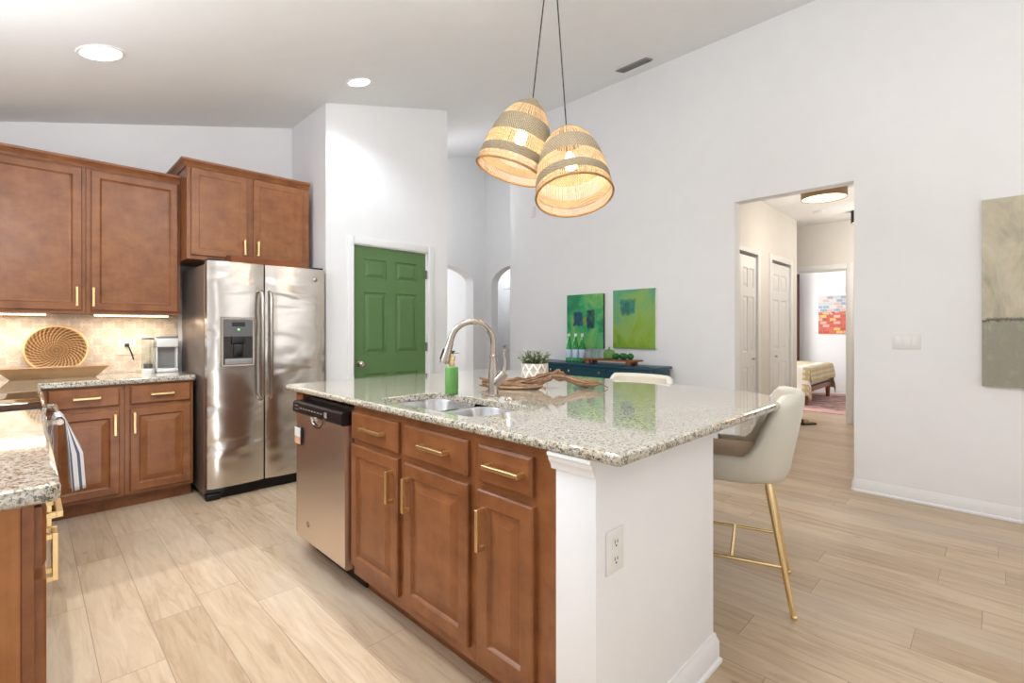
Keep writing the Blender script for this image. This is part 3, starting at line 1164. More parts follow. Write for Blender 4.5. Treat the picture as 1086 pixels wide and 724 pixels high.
# kitchen back run
KF = 4.325
cabinet('base_cabinet', 'right base cabinet of the back run, next to the refrigerator', (0.487, KF, 0), 0, 0.408, 0.585, 0.882, [
    ('drawer', 0.515 - 0.487, 0.878 - 0.487, 0.735, 0.868, SLAB, (0.70 - 0.487, 0.800, 0.14, False)),
    ('door', 0.515 - 0.487, 0.878 - 0.487, 0.125, 0.706, RAISED, (0.538 - 0.487, 0.607, 0.145, True))], M['cab'])
cabinet('base_cabinet', 'left base cabinet of the back run, behind the striped towel', (0.07, KF, 0), 0, 0.415, 0.585, 0.882, [
    ('drawer', 0.025, 0.458 - 0.07, 0.735, 0.868, SLAB, (0.286 - 0.07, 0.802, 0.14, False)),
    ('door', 0.025, 0.458 - 0.07, 0.125, 0.706, RAISED, (0.432 - 0.07, 0.607, 0.145, True))], M['cab'])
UF = 4.59
cabinet('wall_cabinet', 'right wall cabinet above the coffee maker, left of the refrigerator', (0.30, UF, 0), 0, 0.562, 0.328, 2.42, [
    ('door', 0.325 - 0.30, 0.847 - 0.30, 1.400, 2.40, FLAT, (0.338 - 0.30, 1.495, 0.135, True))], M['cab'], toe=0, z0=1.377)
cabinet('wall_cabinet', 'left wall cabinet above the round woven basket', (-0.33, UF, 0), 0, 0.628, 0.328, 2.42, [
    ('door', -0.305 + 0.33, 0.278 + 0.33, 1.400, 2.40, FLAT, (0.250 + 0.33, 1.495, 0.135, True))], M['cab'], toe=0, z0=1.377)
GF = 4.38
cabinet('wall_cabinet', 'short two door cabinet mounted over the refrigerator', (0.866, GF, 0), 0, 0.93, 0.538, 2.515, [
    ('door', 0.026, 0.416, 1.838, 2.505, SHAKER, (0.394, 1.932, 0.125, True)),
    ('door', 0.466, 0.868, 1.838, 2.505, SHAKER, (0.496, 1.932, 0.120, True))], M['cab'], toe=0, z0=1.806)


def crown(name, label, x0, x1, f, yb, z, left_return):
    """crown moulding running along a cabinet top, with a return at its left end"""
    prof = [(0.0, 0.0), (-0.010, 0.0), (-0.012, 0.010), (-0.030, 0.032), (-0.040, 0.040), (-0.042, 0.055), (0.0, 0.055)]
    mb = MB()
    rows = []
    if left_return:
        rows.append([(x0 + y, yb, z + q) for y, q in prof])
        rows.append([(x0 + y, f + y, z + q) for y, q in prof])
    else:
        rows.append([(x0, f + y, z + q) for y, q in prof])
    rows.append([(x1, f + y, z + q) for y, q in prof])
    mb.loft(rows, True, True, True)
    return tag(mb.build(name, M['cab']), label, 'moulding')


crown('crown_moulding', 'brown crown moulding along the two wall cabinets over the counter', -0.33, 0.860, UF, UF + 0.3, 2.415, False)
crown('crown_moulding', 'higher brown crown moulding on the cabinet over the refrigerator', 0.866, 1.796, GF, 4.918, 2.512, True)

# near cabinet of the left run (faces +x, seen edge-on)
T = cabinet('base_cabinet', 'near base cabinet at the left edge, front facing the aisle, below the near granite counter', (0.012, 1.50, 0), PI / 2, 1.42, 0.60, 0.882, [
    ('drawer', 0.012, 0.46, 0.735, 0.868, SLAB, (0.236, 0.800, 0.14, False)),
    ('drawer', 0.475, 0.93, 0.735, 0.868, SLAB, (0.70, 0.800, 0.14, False)),
    ('drawer', 0.945, 1.40, 0.735, 0.868, SLAB, (1.17, 0.800, 0.14, False)),
    ('door', 0.012, 0.46, 0.125, 0.706, RAISED, (0.432, 0.607, 0.135, True)),
    ('door', 0.475, 0.93, 0.125, 0.706, RAISED, (0.503, 0.607, 0.135, True)),
    ('door', 0.945, 1.40, 0.125, 0.706, RAISED, (0.973, 0.607, 0.135, True))], M['cab'])
MB().box(-0.004, 0.0, 0.022, 0.6, 0.0, 0.882).build('side_panel', M['cabin'], T)
tag(slab('worktop', rpoly([(-0.6, 1.475, 0), (0.056, 1.475, 0.03), (0.056, 2.925, 0), (-0.6, 2.925, 0)]), 0.882, CZ, M['granite']),
    'near granite counter in the bottom left corner, in front of the range', 'worktop')
tag(slab('worktop', rpoly([(-0.6, 3.715, 0), (0.06, 3.715, 0), (0.06, 4.288, 0), (0.907, 4.288, 0.012), (0.907, BY, 0), (-0.6, BY, 0)]),
         0.882, CZ, M['granite']), 'granite counter along the tiled wall under the wall cabinets', 'worktop')
mb = MB().box(-0.59, 0.03, 3.72, 4.32, 0.1, 0.882).box(-0.59, -0.05, 3.72, 4.32, 0, 0.1).box(-0.59, 0.065, 4.32, 4.9, 0, 0.882)
tag(mb.build('corner_cabinet', M['cab']), 'corner cabinet between the range and the back run, under the granite counter', 'cabinet')

# range
T = thing('kitchen_range', 'slide-in range with glossy glass cooktop and bar handle, left edge', 'range', (0.03, 2.94, 0), PI / 2)
w = 0.765
MB().box(0, w, 0.0, 0.60, 0.03, 0.905, 0.003, 1).build('body', M['dark'], T)
MB().box(0.0, w, -0.018, 0.60, 0.906, 0.926, 0.004).build('cooktop', simple('black_ceramic_glass', (22, 20, 20), 0.03, vary=0), T)
MB().box(0.0, w, -0.034, -0.018, 0.885, 0.925, 0.004).build('front_trim', M['chrome'], T)
od = MB().box(0.01, w - 0.01, -0.035, 0.0, 0.20, 0.87, 0.004).build('oven_door', M['steel'], T)
mb = MB().tube([(0.05, -0.078, 0.845), (w - 0.05, -0.078, 0.845)], 0.0125, 16)
for x in (0.065, w - 0.065):
    mb.box(x - 0.014, x + 0.014, -0.075, -0.035, 0.834, 0.858, 0.003)
mb.build('handle', M['chrome'], od)
MB().box(0.01, w - 0.01, -0.03, 0.0, 0.05, 0.19, 0.004).build('storage_drawer', M['steel'], T)

# refrigerator
FW = 0.878
T = thing('refrigerator', 'side-by-side stainless steel refrigerator with ice dispenser', 'refrigerator', (0.927, 4.06, 0))
MB().box(0.0, FW, 0.085, 0.80, 0.04, 1.745, 0.004).build('body', M['sidegrey'], T)
mb = MB().box(0.02, FW - 0.02, 0.06, 0.12, 0.0, 0.088, 0.004)
for i in range(9):
    mb.box(0.12, FW - 0.12, 0.054, 0.062, 0.012 + i * 0.008, 0.016 + i * 0.008)
mb.box(0.0, 0.10, 0.03, 0.10, 0.0, 0.05, 0.012, 3)
mb.build('base_grille', M['black'], T)
for x in (0.01, FW - 0.10):
    MB().box(x, x + 0.09, 0.02, 0.16, 1.769, 1.785, 0.006).build('hinge_cover', M['dark'], T)


def fridge_door(name, x0, x1, hx):
    n = 10
    prof = []
    for i in range(n + 1):
        u = i / n
        prof.append((x0 + (x1 - x0) * u, -0.010 * (1 - (2 * u - 1) ** 2) + 0.010 * (abs(2 * u - 1) ** 8)))
    pl = prof + [(x1, 0.075), (x0, 0.075)]
    d = MB().prism(pl, 0.095, 1.768).build(name, M['steel'], T, ang=25)
    mb = MB()
    mb.tube([(hx, -0.008, 1.56), (hx, -0.045, 1.545), (hx, -0.058, 1.50), (hx, -0.060, 1.14), (hx, -0.058, 0.78), (hx, -0.045, 0.735), (hx, -0.008, 0.72)],
            [0.012, 0.013, 0.014, 0.015, 0.014, 0.013, 0.012], 12)
    mb.build('handle', M['chrome'], d)
    return d


fd = fridge_door('freezer_door', 0.003, 0.388, 0.362)
rd = fridge_door('fridge_door', 0.399, FW - 0.002, 0.424)
# dispenser
x0, x1, z0, z1 = 0.096, 0.306, 0.995, 1.345
mb = MB()
o_ = [(x0, -0.016, z0), (x1, -0.016, z0), (x1, -0.016, z1), (x0, -0.016, z1)]
mb.panel(x0 - 0.012, x1 + 0.012, z0 - 0.012, z1 + 0.012, [(0, -0.014), (0.006, -0.020), (0.012, -0.019)], back=0.0)
mb.build('dispenser_frame', M['chrome'], fd)
mb = MB()
mb.box(x0 + 0.006, x1 - 0.006, -0.024, -0.018, 1.215, z1 - 0.006, 0.002, 1)
mb.build('dispenser_panel', simple('dark_grey_plastic', (96, 94, 94), 0.3), fd)
mb = MB().box(x0 + 0.06, x0 + 0.15, -0.0255, -0.024, 1.285, 1.318)
mb.build('dispenser_display', M['black'], fd)
MB().box(x0 + 0.10, x0 + 0.112, -0.0255, -0.024, 1.258, 1.268).build('indicator_light', M['greenled'], fd)
mb = MB()
mb.box(x0 + 0.006, x1 - 0.006, -0.021, -0.018, z0 + 0.006, 1.213)
mb.build('dispenser_recess', M['dark'], fd)
mb = MB()
mb.box(x0 + 0.055, x0 + 0.15, -0.040, -0.021, 1.155, 1.213, 0.006)
mb.box(x0 + 0.07, x0 + 0.135, -0.030, -0.021, 1.06, 1.155, 0.006)
mb.build('dispenser_paddle', M['black'], fd)
MB().box(x0 + 0.012, x1 - 0.012, -0.036, -0.021, z0 + 0.008, z0 + 0.05, 0.004).build('drip_tray', M['greyplastic'], fd)
b = MB().lathe([(0.017, 0.0), (0.017, 0.004), (0.014, 0.006)], 24)
b.xf(Matrix.Translation((0.790, -0.004, 1.68)) @ Matrix.Rotation(PI / 2, 4, 'X'))
b.build('badge', M['chrome'], rd)

# wooden tray lying on the refrigerator
T = thing('wooden_tray', 'long reddish wooden tray lying on top of the refrigerator', 'tray', (1.37, 4.22, 1.745))
mb = MB()
lo = []
for i, s, z in ((0, 0.24, 0.0), (1, 0.27, 0.082), (2, 0.255, 0.082), (3, 0.225, 0.014)):
    lo.append([(sx * s, sy * (0.05 + 0.02 * (i in (1,)) - 0.012 * (i > 1)), z) for sx, sy in ((-1, -1), (1, -1), (1, 1), (-1, 1))])
mb.loft(lo, True, True, True)
mb.build('trough', M['redwood'], T)
for s in (-1, 1):
    MB().box(s * 0.255 - 0.02, s * 0.255 + 0.02, -0.018, 0.018, 0.082, 0.092, 0.004).build('handle', M['dark'], T)

# under-cabinet light strips
for xa, xb, lab in ((-0.24, 0.10, 'glowing light strip under the left wall cabinet'), (0.347, 0.80, 'glowing light strip under the right wall cabinet')):
    T = thing('under_cabinet_light', lab, 'light', ((xa + xb) / 2, 4.66, 1.377), 0, 'under cabinet lights')
    L = (xb - xa) / 2
    MB().box(-L, L, -0.012, 0.02, -0.008, 0.0).build('housing', M['whiteplastic'], T)
    MB().box(-L + 0.004, L - 0.004, -0.010, 0.018, -0.016, -0.008, 0.003).build('diffuser', M['led'], T)
    area('under_cabinet_lamp', ((xa + xb) / 2, 4.70, 1.355), (0, 0, 0), 2 * L, 0.03, 3.2, (1.0, 0.87, 0.70))

# ------------------------------------------------------------------ things on the kitchen counter
T = thing('woven_basket', 'round coiled woven basket leaning on the tiled wall', 'basket', (0.155, 4.835, 1.118))
R_ = Matrix.Rotation(PI / 2 + 0.24, 4, 'X')
n = 48
prof = [(0.002, -0.030), (0.05, -0.030), (0.10, -0.026), (0.145, -0.012), (0.17, 0.006), (0.172, 0.010), (0.166, 0.012), (0.14, -0.004), (0.098, -0.018), (0.05, -0.022), (0.002, -0.022)]
bw = MB().lathe(prof, n).build('coil', M['basket'], T)
bw.rotation_euler = (PI / 2 - 0.2, 0, 0)
rm = MB()
rm.loft([[((0.172 + 0.009 * math.cos(a)) * math.cos(2 * PI * j / n), (0.172 + 0.009 * math.cos(a)) * math.sin(2 * PI * j / n), 0.010 + 0.009 * math.sin(a)) for a in
          [2 * PI * i / 8 for i in range(8)]] for j in range(n + 1)], True)
rm = rm.build('rim', M['oak'], T)
rm.rotation_euler = bw.rotation_euler
T = thing('wooden_trough', 'long pale wooden tray with slanted ends in front of the woven basket', 'tray', (0.14, 4.68, CZ))
mb = MB()
lo = []
for hx, hy, z in ((0.215, 0.05, 0.0), (0.29, 0.085, 0.078), (0.278, 0.074, 0.078), (0.205, 0.04, 0.012)):
    lo.append([(sx * hx, sy * hy, z) for sx, sy in ((-1, -1), (1, -1), (1, 1), (-1, 1))])
mb.loft(lo, True, True, True)
mb.build('trough', wood('tan_trough_wood', (138, 104, 70), (160, 124, 86), (178, 142, 102), (1.3, 14, 14), 0.6), T)

T = thing('coffee_maker', 'small white single-cup coffee maker with grey lid beside the refrigerator', 'coffee maker', (0.80, 4.74, CZ))
mb = MB()
mb.box(-0.075, 0.072, -0.06, 0.13, 0.0, 0.032, 0.01, 3)
mb.box(-0.075, -0.062, -0.02, 0.13, 0.032, 0.20, 0.003).box(0.060, 0.072, -0.02, 0.13, 0.032, 0.20, 0.003)
mb.build('base', M['whiteplastic'], T)
MB().box(-0.062, 0.060, 0.03, 0.125, 0.032, 0.20).build('back_panel', M['greyplastic'], T)
MB().box(-0.075, 0.072, -0.06, 0.13, 0.20, 0.272, 0.012, 3).build('brew_head', M['whiteplastic'], T)
MB().box(-0.073, 0.070, -0.058, 0.128, 0.272, 0.292, 0.006, 2).build('lid', M['greyplastic'], T)
MB().box(-0.04, 0.04, -0.05, 0.02, 0.032, 0.038).build('drip_tray', M['greyplastic'], T)
T = thing('storage_container', 'clear container with grey lid and white base, left of the coffee maker', 'container', (0.676, 4.72, CZ))
mb = MB().lathe([(0.040, 0.035), (0.040, 0.262), (0.037, 0.262), (0.037, 0.037)], 24, cap0=True, cap1=True)
mb.build('tank', M['glass'], T)
MB().lathe([(0.042, 0.0), (0.044, 0.005), (0.044, 0.03), (0.040, 0.035)], 24).build('base', M['whiteplastic'], T)
MB().lathe([(0.042, 0.262), (0.044, 0.266), (0.044, 0.278), (0.03, 0.284)], 24).build('lid', M['greyplastic'], T)
MB().lathe([(0.03, 0.038), (0.03, 0.072)], 16).build('grounds', M['greyplastic'], T)
# wall socket with plug and lead
T = thing('wall_socket', 'white wall socket on the backsplash with a dark plug in it', 'socket', (0.565, BY - 0.012, 1.12))
MB().box(-0.06, 0.06, -0.006, 0.0, -0.06, 0.06, 0.003).build('plate', simple('cream_plastic', (222, 208, 190), 0.4), T)
mb = MB().box(-0.014, 0.014, -0.03, -0.006, 0.005, 0.032, 0.003)
mb.tube([(0, -0.03, 0.018), (0.012, -0.036, 0.0), (0.028, -0.034, -0.05), (0.042, -0.024, -0.098)], 0.005, 8)
mb.build('plug', M['dark'], T)

# striped tea towel hung over the range handle
mb = MB()
mb.uv = mb.bm.loops.layers.uv.new('UVMap')
XC, ZC = 0.108, 0.845
path = []
for i in range(9):
    path.append(('b', 0.585 + (ZC - 0.585) * i / 8))
rows = []
NU = 40
for kk in range(30):
    u = kk / 29
    row = []
    for j in range(NU + 1):
        v = j / NU
        y = 3.04 + 0.22 * v
        wv = math.sin(v * 2 * PI * 2.5 - 1.2)
        if u < 0.42:
            q = 1 - u / 0.42                       # back fall
            z = ZC - 0.30 * q
            x = XC - 0.018 + (0.012 * wv - 0.012) * min(1, q * 2)
        elif u < 0.52:
            a = PI - PI * (u - 0.42) / 0.10
            x = XC + 0.018 * math.cos(a)
            z = ZC + 0.018 * math.sin(a)
        else:
            q = (u - 0.52) / 0.48                  # front fall
            z = ZC - 0.335 * q
            x = XC + 0.018 + q * 0.020 + (0.026 * wv + 0.028) * min(1, q * 2.0)
        y = 3.15 + (y - 3.15) * (1 - 0.15 * math.sin(PI * min(1, u)))
        row.append((x, y, z))
    rows.append(row)
mb.loft(rows, False, uv=True)
o = mb.build('tea_towel', M['towel'])
sm = o.modifiers.new('thick', 'SOLIDIFY')
sm.thickness = 0.003
sm.offset = 1
tag(o, 'blue and white striped tea towel hung over the range handle', 'towel')

# ------------------------------------------------------------------ things on the island
# faucet
T = thing('kitchen_faucet', 'tall brushed nickel gooseneck faucet behind the sink', 'faucet', (1.587, 1.715, TOPI))
dvec = Vector((-0.925, 0.38, 0)).normalized()
MB().lathe([(0.032, 0), (0.032, 0.006), (0.027, 0.010)], 24).build('base_plate', M['chrome'], T)
MB().lathe([(0.026, 0.006), (0.024, 0.03), (0.023, 0.10), (0.018, 0.15), (0.0155, 0.19)], 24).build('body', M['chrome'], T)
MB().lathe([(0.0155, 0.186), (0.018, 0.189), (0.018, 0.197), (0.0155, 0.20)], 20).build('collar', M['chrome'], T)
pts = [Vector((0, 0, 0.19)), Vector((0, 0, 0.24))]
RAD = 0.106
for i in range(17):
    a = PI * 0.94 * i / 16
    pts.append(dvec * (RAD - RAD * math.cos(a)) + Vector((0, 0, 0.252 + RAD * math.sin(a))))
end = pts[-1]
tan = (pts[-1] - pts[-2]).normalized()
pts.append(end + tan * 0.02)
MB().tube(pts, 0.0145, 18).build('spout', M['chrome'], T)
h0 = end + tan * 0.012
MB().tube([h0, h0 + tan * 0.03, h0 + tan * 0.085, h0 + tan * 0.10], [0.0165, 0.018, 0.0235, 0.021], 18).build('spray_head', M['chrome'], T)
sb = h0 + tan * 0.05 + dvec * 0.019
MB().tube([sb - tan * 0.02, sb + tan * 0.03], [0.007, 0.009], 10).build('spray_button', M['dark'], T)
side = Vector((0.62, -0.78, 0))
mb = MB().tube([Vector((0, 0, 0.055)), side * 0.030 + Vector((0, 0, 0.085)), side * 0.055 + Vector((0, 0, 0.115))], [0.022, 0.026, 0.022], 16)
mb.build('valve', M['chrome'], T)
lv = side * 0.052 + Vector((0, 0, 0.118))
MB().tube([lv, lv + Vector((0.004, -0.004, 0.05)), lv + Vector((0.0, 0.0, 0.088)), lv + Vector((0.006, -0.006, 0.108))], [0.013, 0.008, 0.006, 0.009], 12).build('lever', M['chrome'], T)
mb = MB().lathe([(0.024, 0), (0.024, 0.004), (0.017, 0.008), (0.014, 0.012)], 20)
tag(mb.xf(Matrix.Translation((1.56, 1.575, TOPI))).build('sink_hole_cover', M['chrome']), 'small round metal cap on the granite right of the faucet', 'cap')

# green soap bottle
T = thing('soap_bottle', 'green cylinder bottle with a gold neck behind the sink', 'bottle', (1.50, 1.925, TOPI))
mb = MB().lathe([(0.030, 0), (0.033, 0.003), (0.033, 0.128), (0.030, 0.134), (0.012, 0.136)], 32)
mb.build('body', M['soap'], T)
MB().lathe([(0.013, 0.135), (0.014, 0.14), (0.014, 0.165), (0.018, 0.168), (0.018, 0.188), (0.010, 0.19), (0.009, 0.2)], 20).build('neck', M['brass'], T)


def leaf(mb, base, d, up, L, wd):
    d = d.normalized()
    s = d.cross(up).normalized()
    nn = s.cross(d).normalized()
    prof = [(0, 0.02), (0.25, 0.8), (0.5, 1.0), (0.75, 0.75), (1.0, 0.04)]
    rows = []
    for t, wv in prof:
        c = base + d * (L * t) - nn * (0.25 * L * t * t)
        rows.append([c - s * (wd * wv) + nn * wd * wv * 0.3, c, c + s * (wd * wv) + nn * wd * wv * 0.3])
    mb.loft(rows, False)


mb = MB()
for a, e, L in ((0.6, 0.6, 0.05), (2.4, 0.5, 0.045), (4.2, 0.7, 0.05), (5.4, 0.4, 0.042)):
    leaf(mb, Vector((0, 0, 0.195)), Vector((math.cos(a) * math.cos(e), math.sin(a) * math.cos(e), math.sin(e))), Vector((0, 0, 1)), L, 0.012)
mb.build('leaf', M['leafdark'], T)

# potted plant
T = thing('potted_plant', 'bushy grey-green plant in a white diamond patterned pot on the island', 'plant', (2.235, 2.035, TOPI))


def mk_pot():
    k = NT('white_diamond_pot')
    k.b.inputs['Roughness'].default_value = 0.6
    tc = k.n('ShaderNodeTexCoord')
    sx = k.n('ShaderNodeSeparateXYZ')
    k.l(tc, 'UV', sx, 0)
    u = k.math('MULTIPLY', (sx, 'X'), 10 * 2 * PI)
    v = k.math('MULTIPLY', (sx, 'Y'), 3.5 * 2 * PI)
    a = k.math('COSINE', (k.math('ADD', (u, 0), (v, 0)), 0))
    b = k.math('COSINE', (k.math('SUBTRACT', (u, 0), (v, 0)), 0))
    mxx = k.math('MAXIMUM', (a, 0), (b, 0))
    r = k.ramp(mxx, 0, [(0.72, (196, 184, 170)), (0.88, (240, 238, 232))])
    k.base(r, 'Color')
    k.bump(mxx, 0, 0.5, 0.006)
    return k.m


mb = MB().lathe([(0.070, 0.0), (0.078, 0.004), (0.082, 0.03), (0.084, 0.07), (0.084, 0.112), (0.078, 0.112), (0.076, 0.09), (0.002, 0.09)], 40, uv=True)
mb.build('pot', mk_pot(), T)
MB().lathe([(0.075, 0.09), (0.06, 0.099), (0.002, 0.102)], 24, cap0=False).build('soil', M['soil'], T)
st, lf = MB(), MB()
for i in range(54):
    a = random.uniform(0, 2 * PI)
    r0 = 0.055 * math.sqrt(random.random())
    b0 = Vector((r0 * math.cos(a), r0 * math.sin(a), 0.095))
    lean = random.uniform(0.1, 0.9) * (0.4 + r0 / 0.055)
    top = b0 + Vector((math.cos(a) * 0.055 * lean, math.sin(a) * 0.055 * lean, random.uniform(0.035, 0.09)))
    st.tube([b0, (b0 + top) / 2 + Vector((0, 0, 0.012)), top], [0.0016, 0.0014, 0.001], 5)
    for q in range(8):
        t = 0.25 + 0.75 * q / 7
        p = b0.lerp(top, t)
        aa = random.uniform(0, 2 * PI)
        leaf(lf, p, Vector((math.cos(aa), math.sin(aa), random.uniform(0.1, 0.9))), Vector((0, 0, 1)), random.uniform(0.018, 0.032), 0.0075)
st.build('stem', M['stem'], T)
o = lf.build('foliage', M['leaf'], T)

# driftwood
T = thing('driftwood', 'gnarled brown driftwood branch lying across the island top', 'driftwood', (1.97, 1.75, TOPI))
A = Vector((1.735, 1.985, 0))
B = Vector((2.225, 1.505, 0))
ax = (B - A).normalized()
pr = Vector((0.707, 0.707, 0))


def dw(u, z, off=0.0):
    p = A.lerp(B, u) + pr * off
    return Vector((p.x, p.y, TOPI + z))


def branch(mb, pts, rad, seed, n=14):
    rng = random.Random(seed)
    P = [Vector(p) for p in pts]
    # smooth resample
    out, rs = [], []
    m = 8
    for i in range(len(P) - 1):
        p0, p1, p2, p3 = P[max(i - 1, 0)], P[i], P[i + 1], P[min(i + 2, len(P) - 1)]
        for k in range(m):
            t = k / m
            q = 0.5 * ((2 * p1) + (p2 - p0) * t + (2 * p0 - 5 * p1 + 4 * p2 - p3) * t * t + (3 * p1 - p0 - 3 * p2 + p3) * t ** 3)
            out.append(q)
            rs.append(rad[i] * (1 - t) + rad[i + 1] * t)
    out.append(P[-1])
    rs.append(rad[-1])
    ph = [rng.uniform(0, 6.28) for _ in range(6)]
    ridge = [rng.uniform(-0.26, 0.30) for _ in range(n)]
    loops = []
    up = Vector((0, 0, 1))
    for i, p in enumerate(out):
        d = (out[min(i + 1, len(out) - 1)] - out[max(i - 1, 0)]).normalized()
        a = d.cross(up).normalized()
        b = a.cross(d)
        knot = 1 + 0.16 * math.sin(i * 0.55 + ph[2]) + 0.10 * math.sin(i * 1.3 + ph[3])
        lp = []
        for j in range(n):
            th = 2 * PI * j / n + 0.035 * i
            w_ = knot * (1 + ridge[j] + 0.12 * math.sin(2 * th + ph[0] + i * 0.2) + rng.uniform(-0.07, 0.07))
            q = p + a * (math.cos(th) * rs[i] * w_) + b * (math.sin(th) * rs[i] * w_)
            q.z = max(q.z, TOPI + 0.0005)
            lp.append(q)
        loops.append(lp)
    mb.loft(loops, True, True, True)


mb = MB()
branch(mb, [dw(0.02, 0.040), dw(0.08, 0.026), dw(0.20, 0.020), dw(0.34, 0.030), dw(0.48, 0.050), dw(0.59, 0.072), dw(0.67, 0.062), dw(0.78, 0.034), dw(0.88, 0.022), dw(0.95, 0.026)],
       [0.009, 0.019, 0.024, 0.027, 0.024, 0.021, 0.018, 0.016, 0.014, 0.006], 3, 22)
mb.build('trunk', M['drift'], T, world=True, ang=30)
for pts, rad, sd in (([dw(0.16, 0.018, -0.01), dw(0.32, 0.012, -0.035), dw(0.44, 0.012, -0.05), dw(0.50, 0.020, -0.055)], [0.020, 0.019, 0.014, 0.005], 5),
                     ([dw(0.30, 0.030, 0.0), dw(0.45, 0.034, -0.02), dw(0.55, 0.060, -0.01)], [0.018, 0.017, 0.012], 6),
                     ([dw(0.55, 0.066), dw(0.605, 0.088), dw(0.625, 0.104)], [0.015, 0.012, 0.004], 8),
                     ([dw(0.80, 0.028), dw(0.90, 0.036), dw(0.97, 0.024), dw(1.02, 0.004)], [0.010, 0.007, 0.005, 0.002], 9),
                     ([dw(0.76, 0.036), dw(0.86, 0.044), dw(0.94, 0.040)], [0.010, 0.007, 0.002], 11),
                     ([dw(0.10, 0.028), dw(0.04, 0.050), dw(0.0, 0.060)], [0.012, 0.008, 0.003], 12),
                     ([dw(0.12, 0.022), dw(0.05, 0.016), dw(0.0, 0.020)], [0.012, 0.009, 0.003], 13),
                     ([dw(0.72, 0.044, 0.0), dw(0.82, 0.014, 0.03), dw(0.87, 0.004, 0.04)], [0.012, 0.009, 0.004], 15)):
    mb = MB()
    branch(mb, pts, rad, sd, 14)
    mb.build('branch', M['drift'], T, world=True, ang=30)

# outlet on the island end wall
T = thing('wall_outlet', 'white double outlet on the white end wall of the island', 'outlet', (1.171, 0.765, 0.643))
MB().box(-0.043, 0.043, -0.006, 0.0, -0.061, 0.061, 0.003).build('plate', M['whiteplastic'], T)
for z in (0.024, -0.024):
    s = MB().box(-0.017, 0.017, -0.008, -0.006, z - 0.015, z + 0.015, 0.001, 1).build('socket', M['whiteplastic'], T)
    mb = MB().box(-0.008, -0.005, -0.0086, -0.008, z - 0.002, z + 0.008).box(0.005, 0.008, -0.0086, -0.008, z - 0.002, z + 0.007)
    mb.box(-0.003, 0.003, -0.0086, -0.008, z - 0.011, z - 0.006)
    mb.build('slot', M['dark'], s)


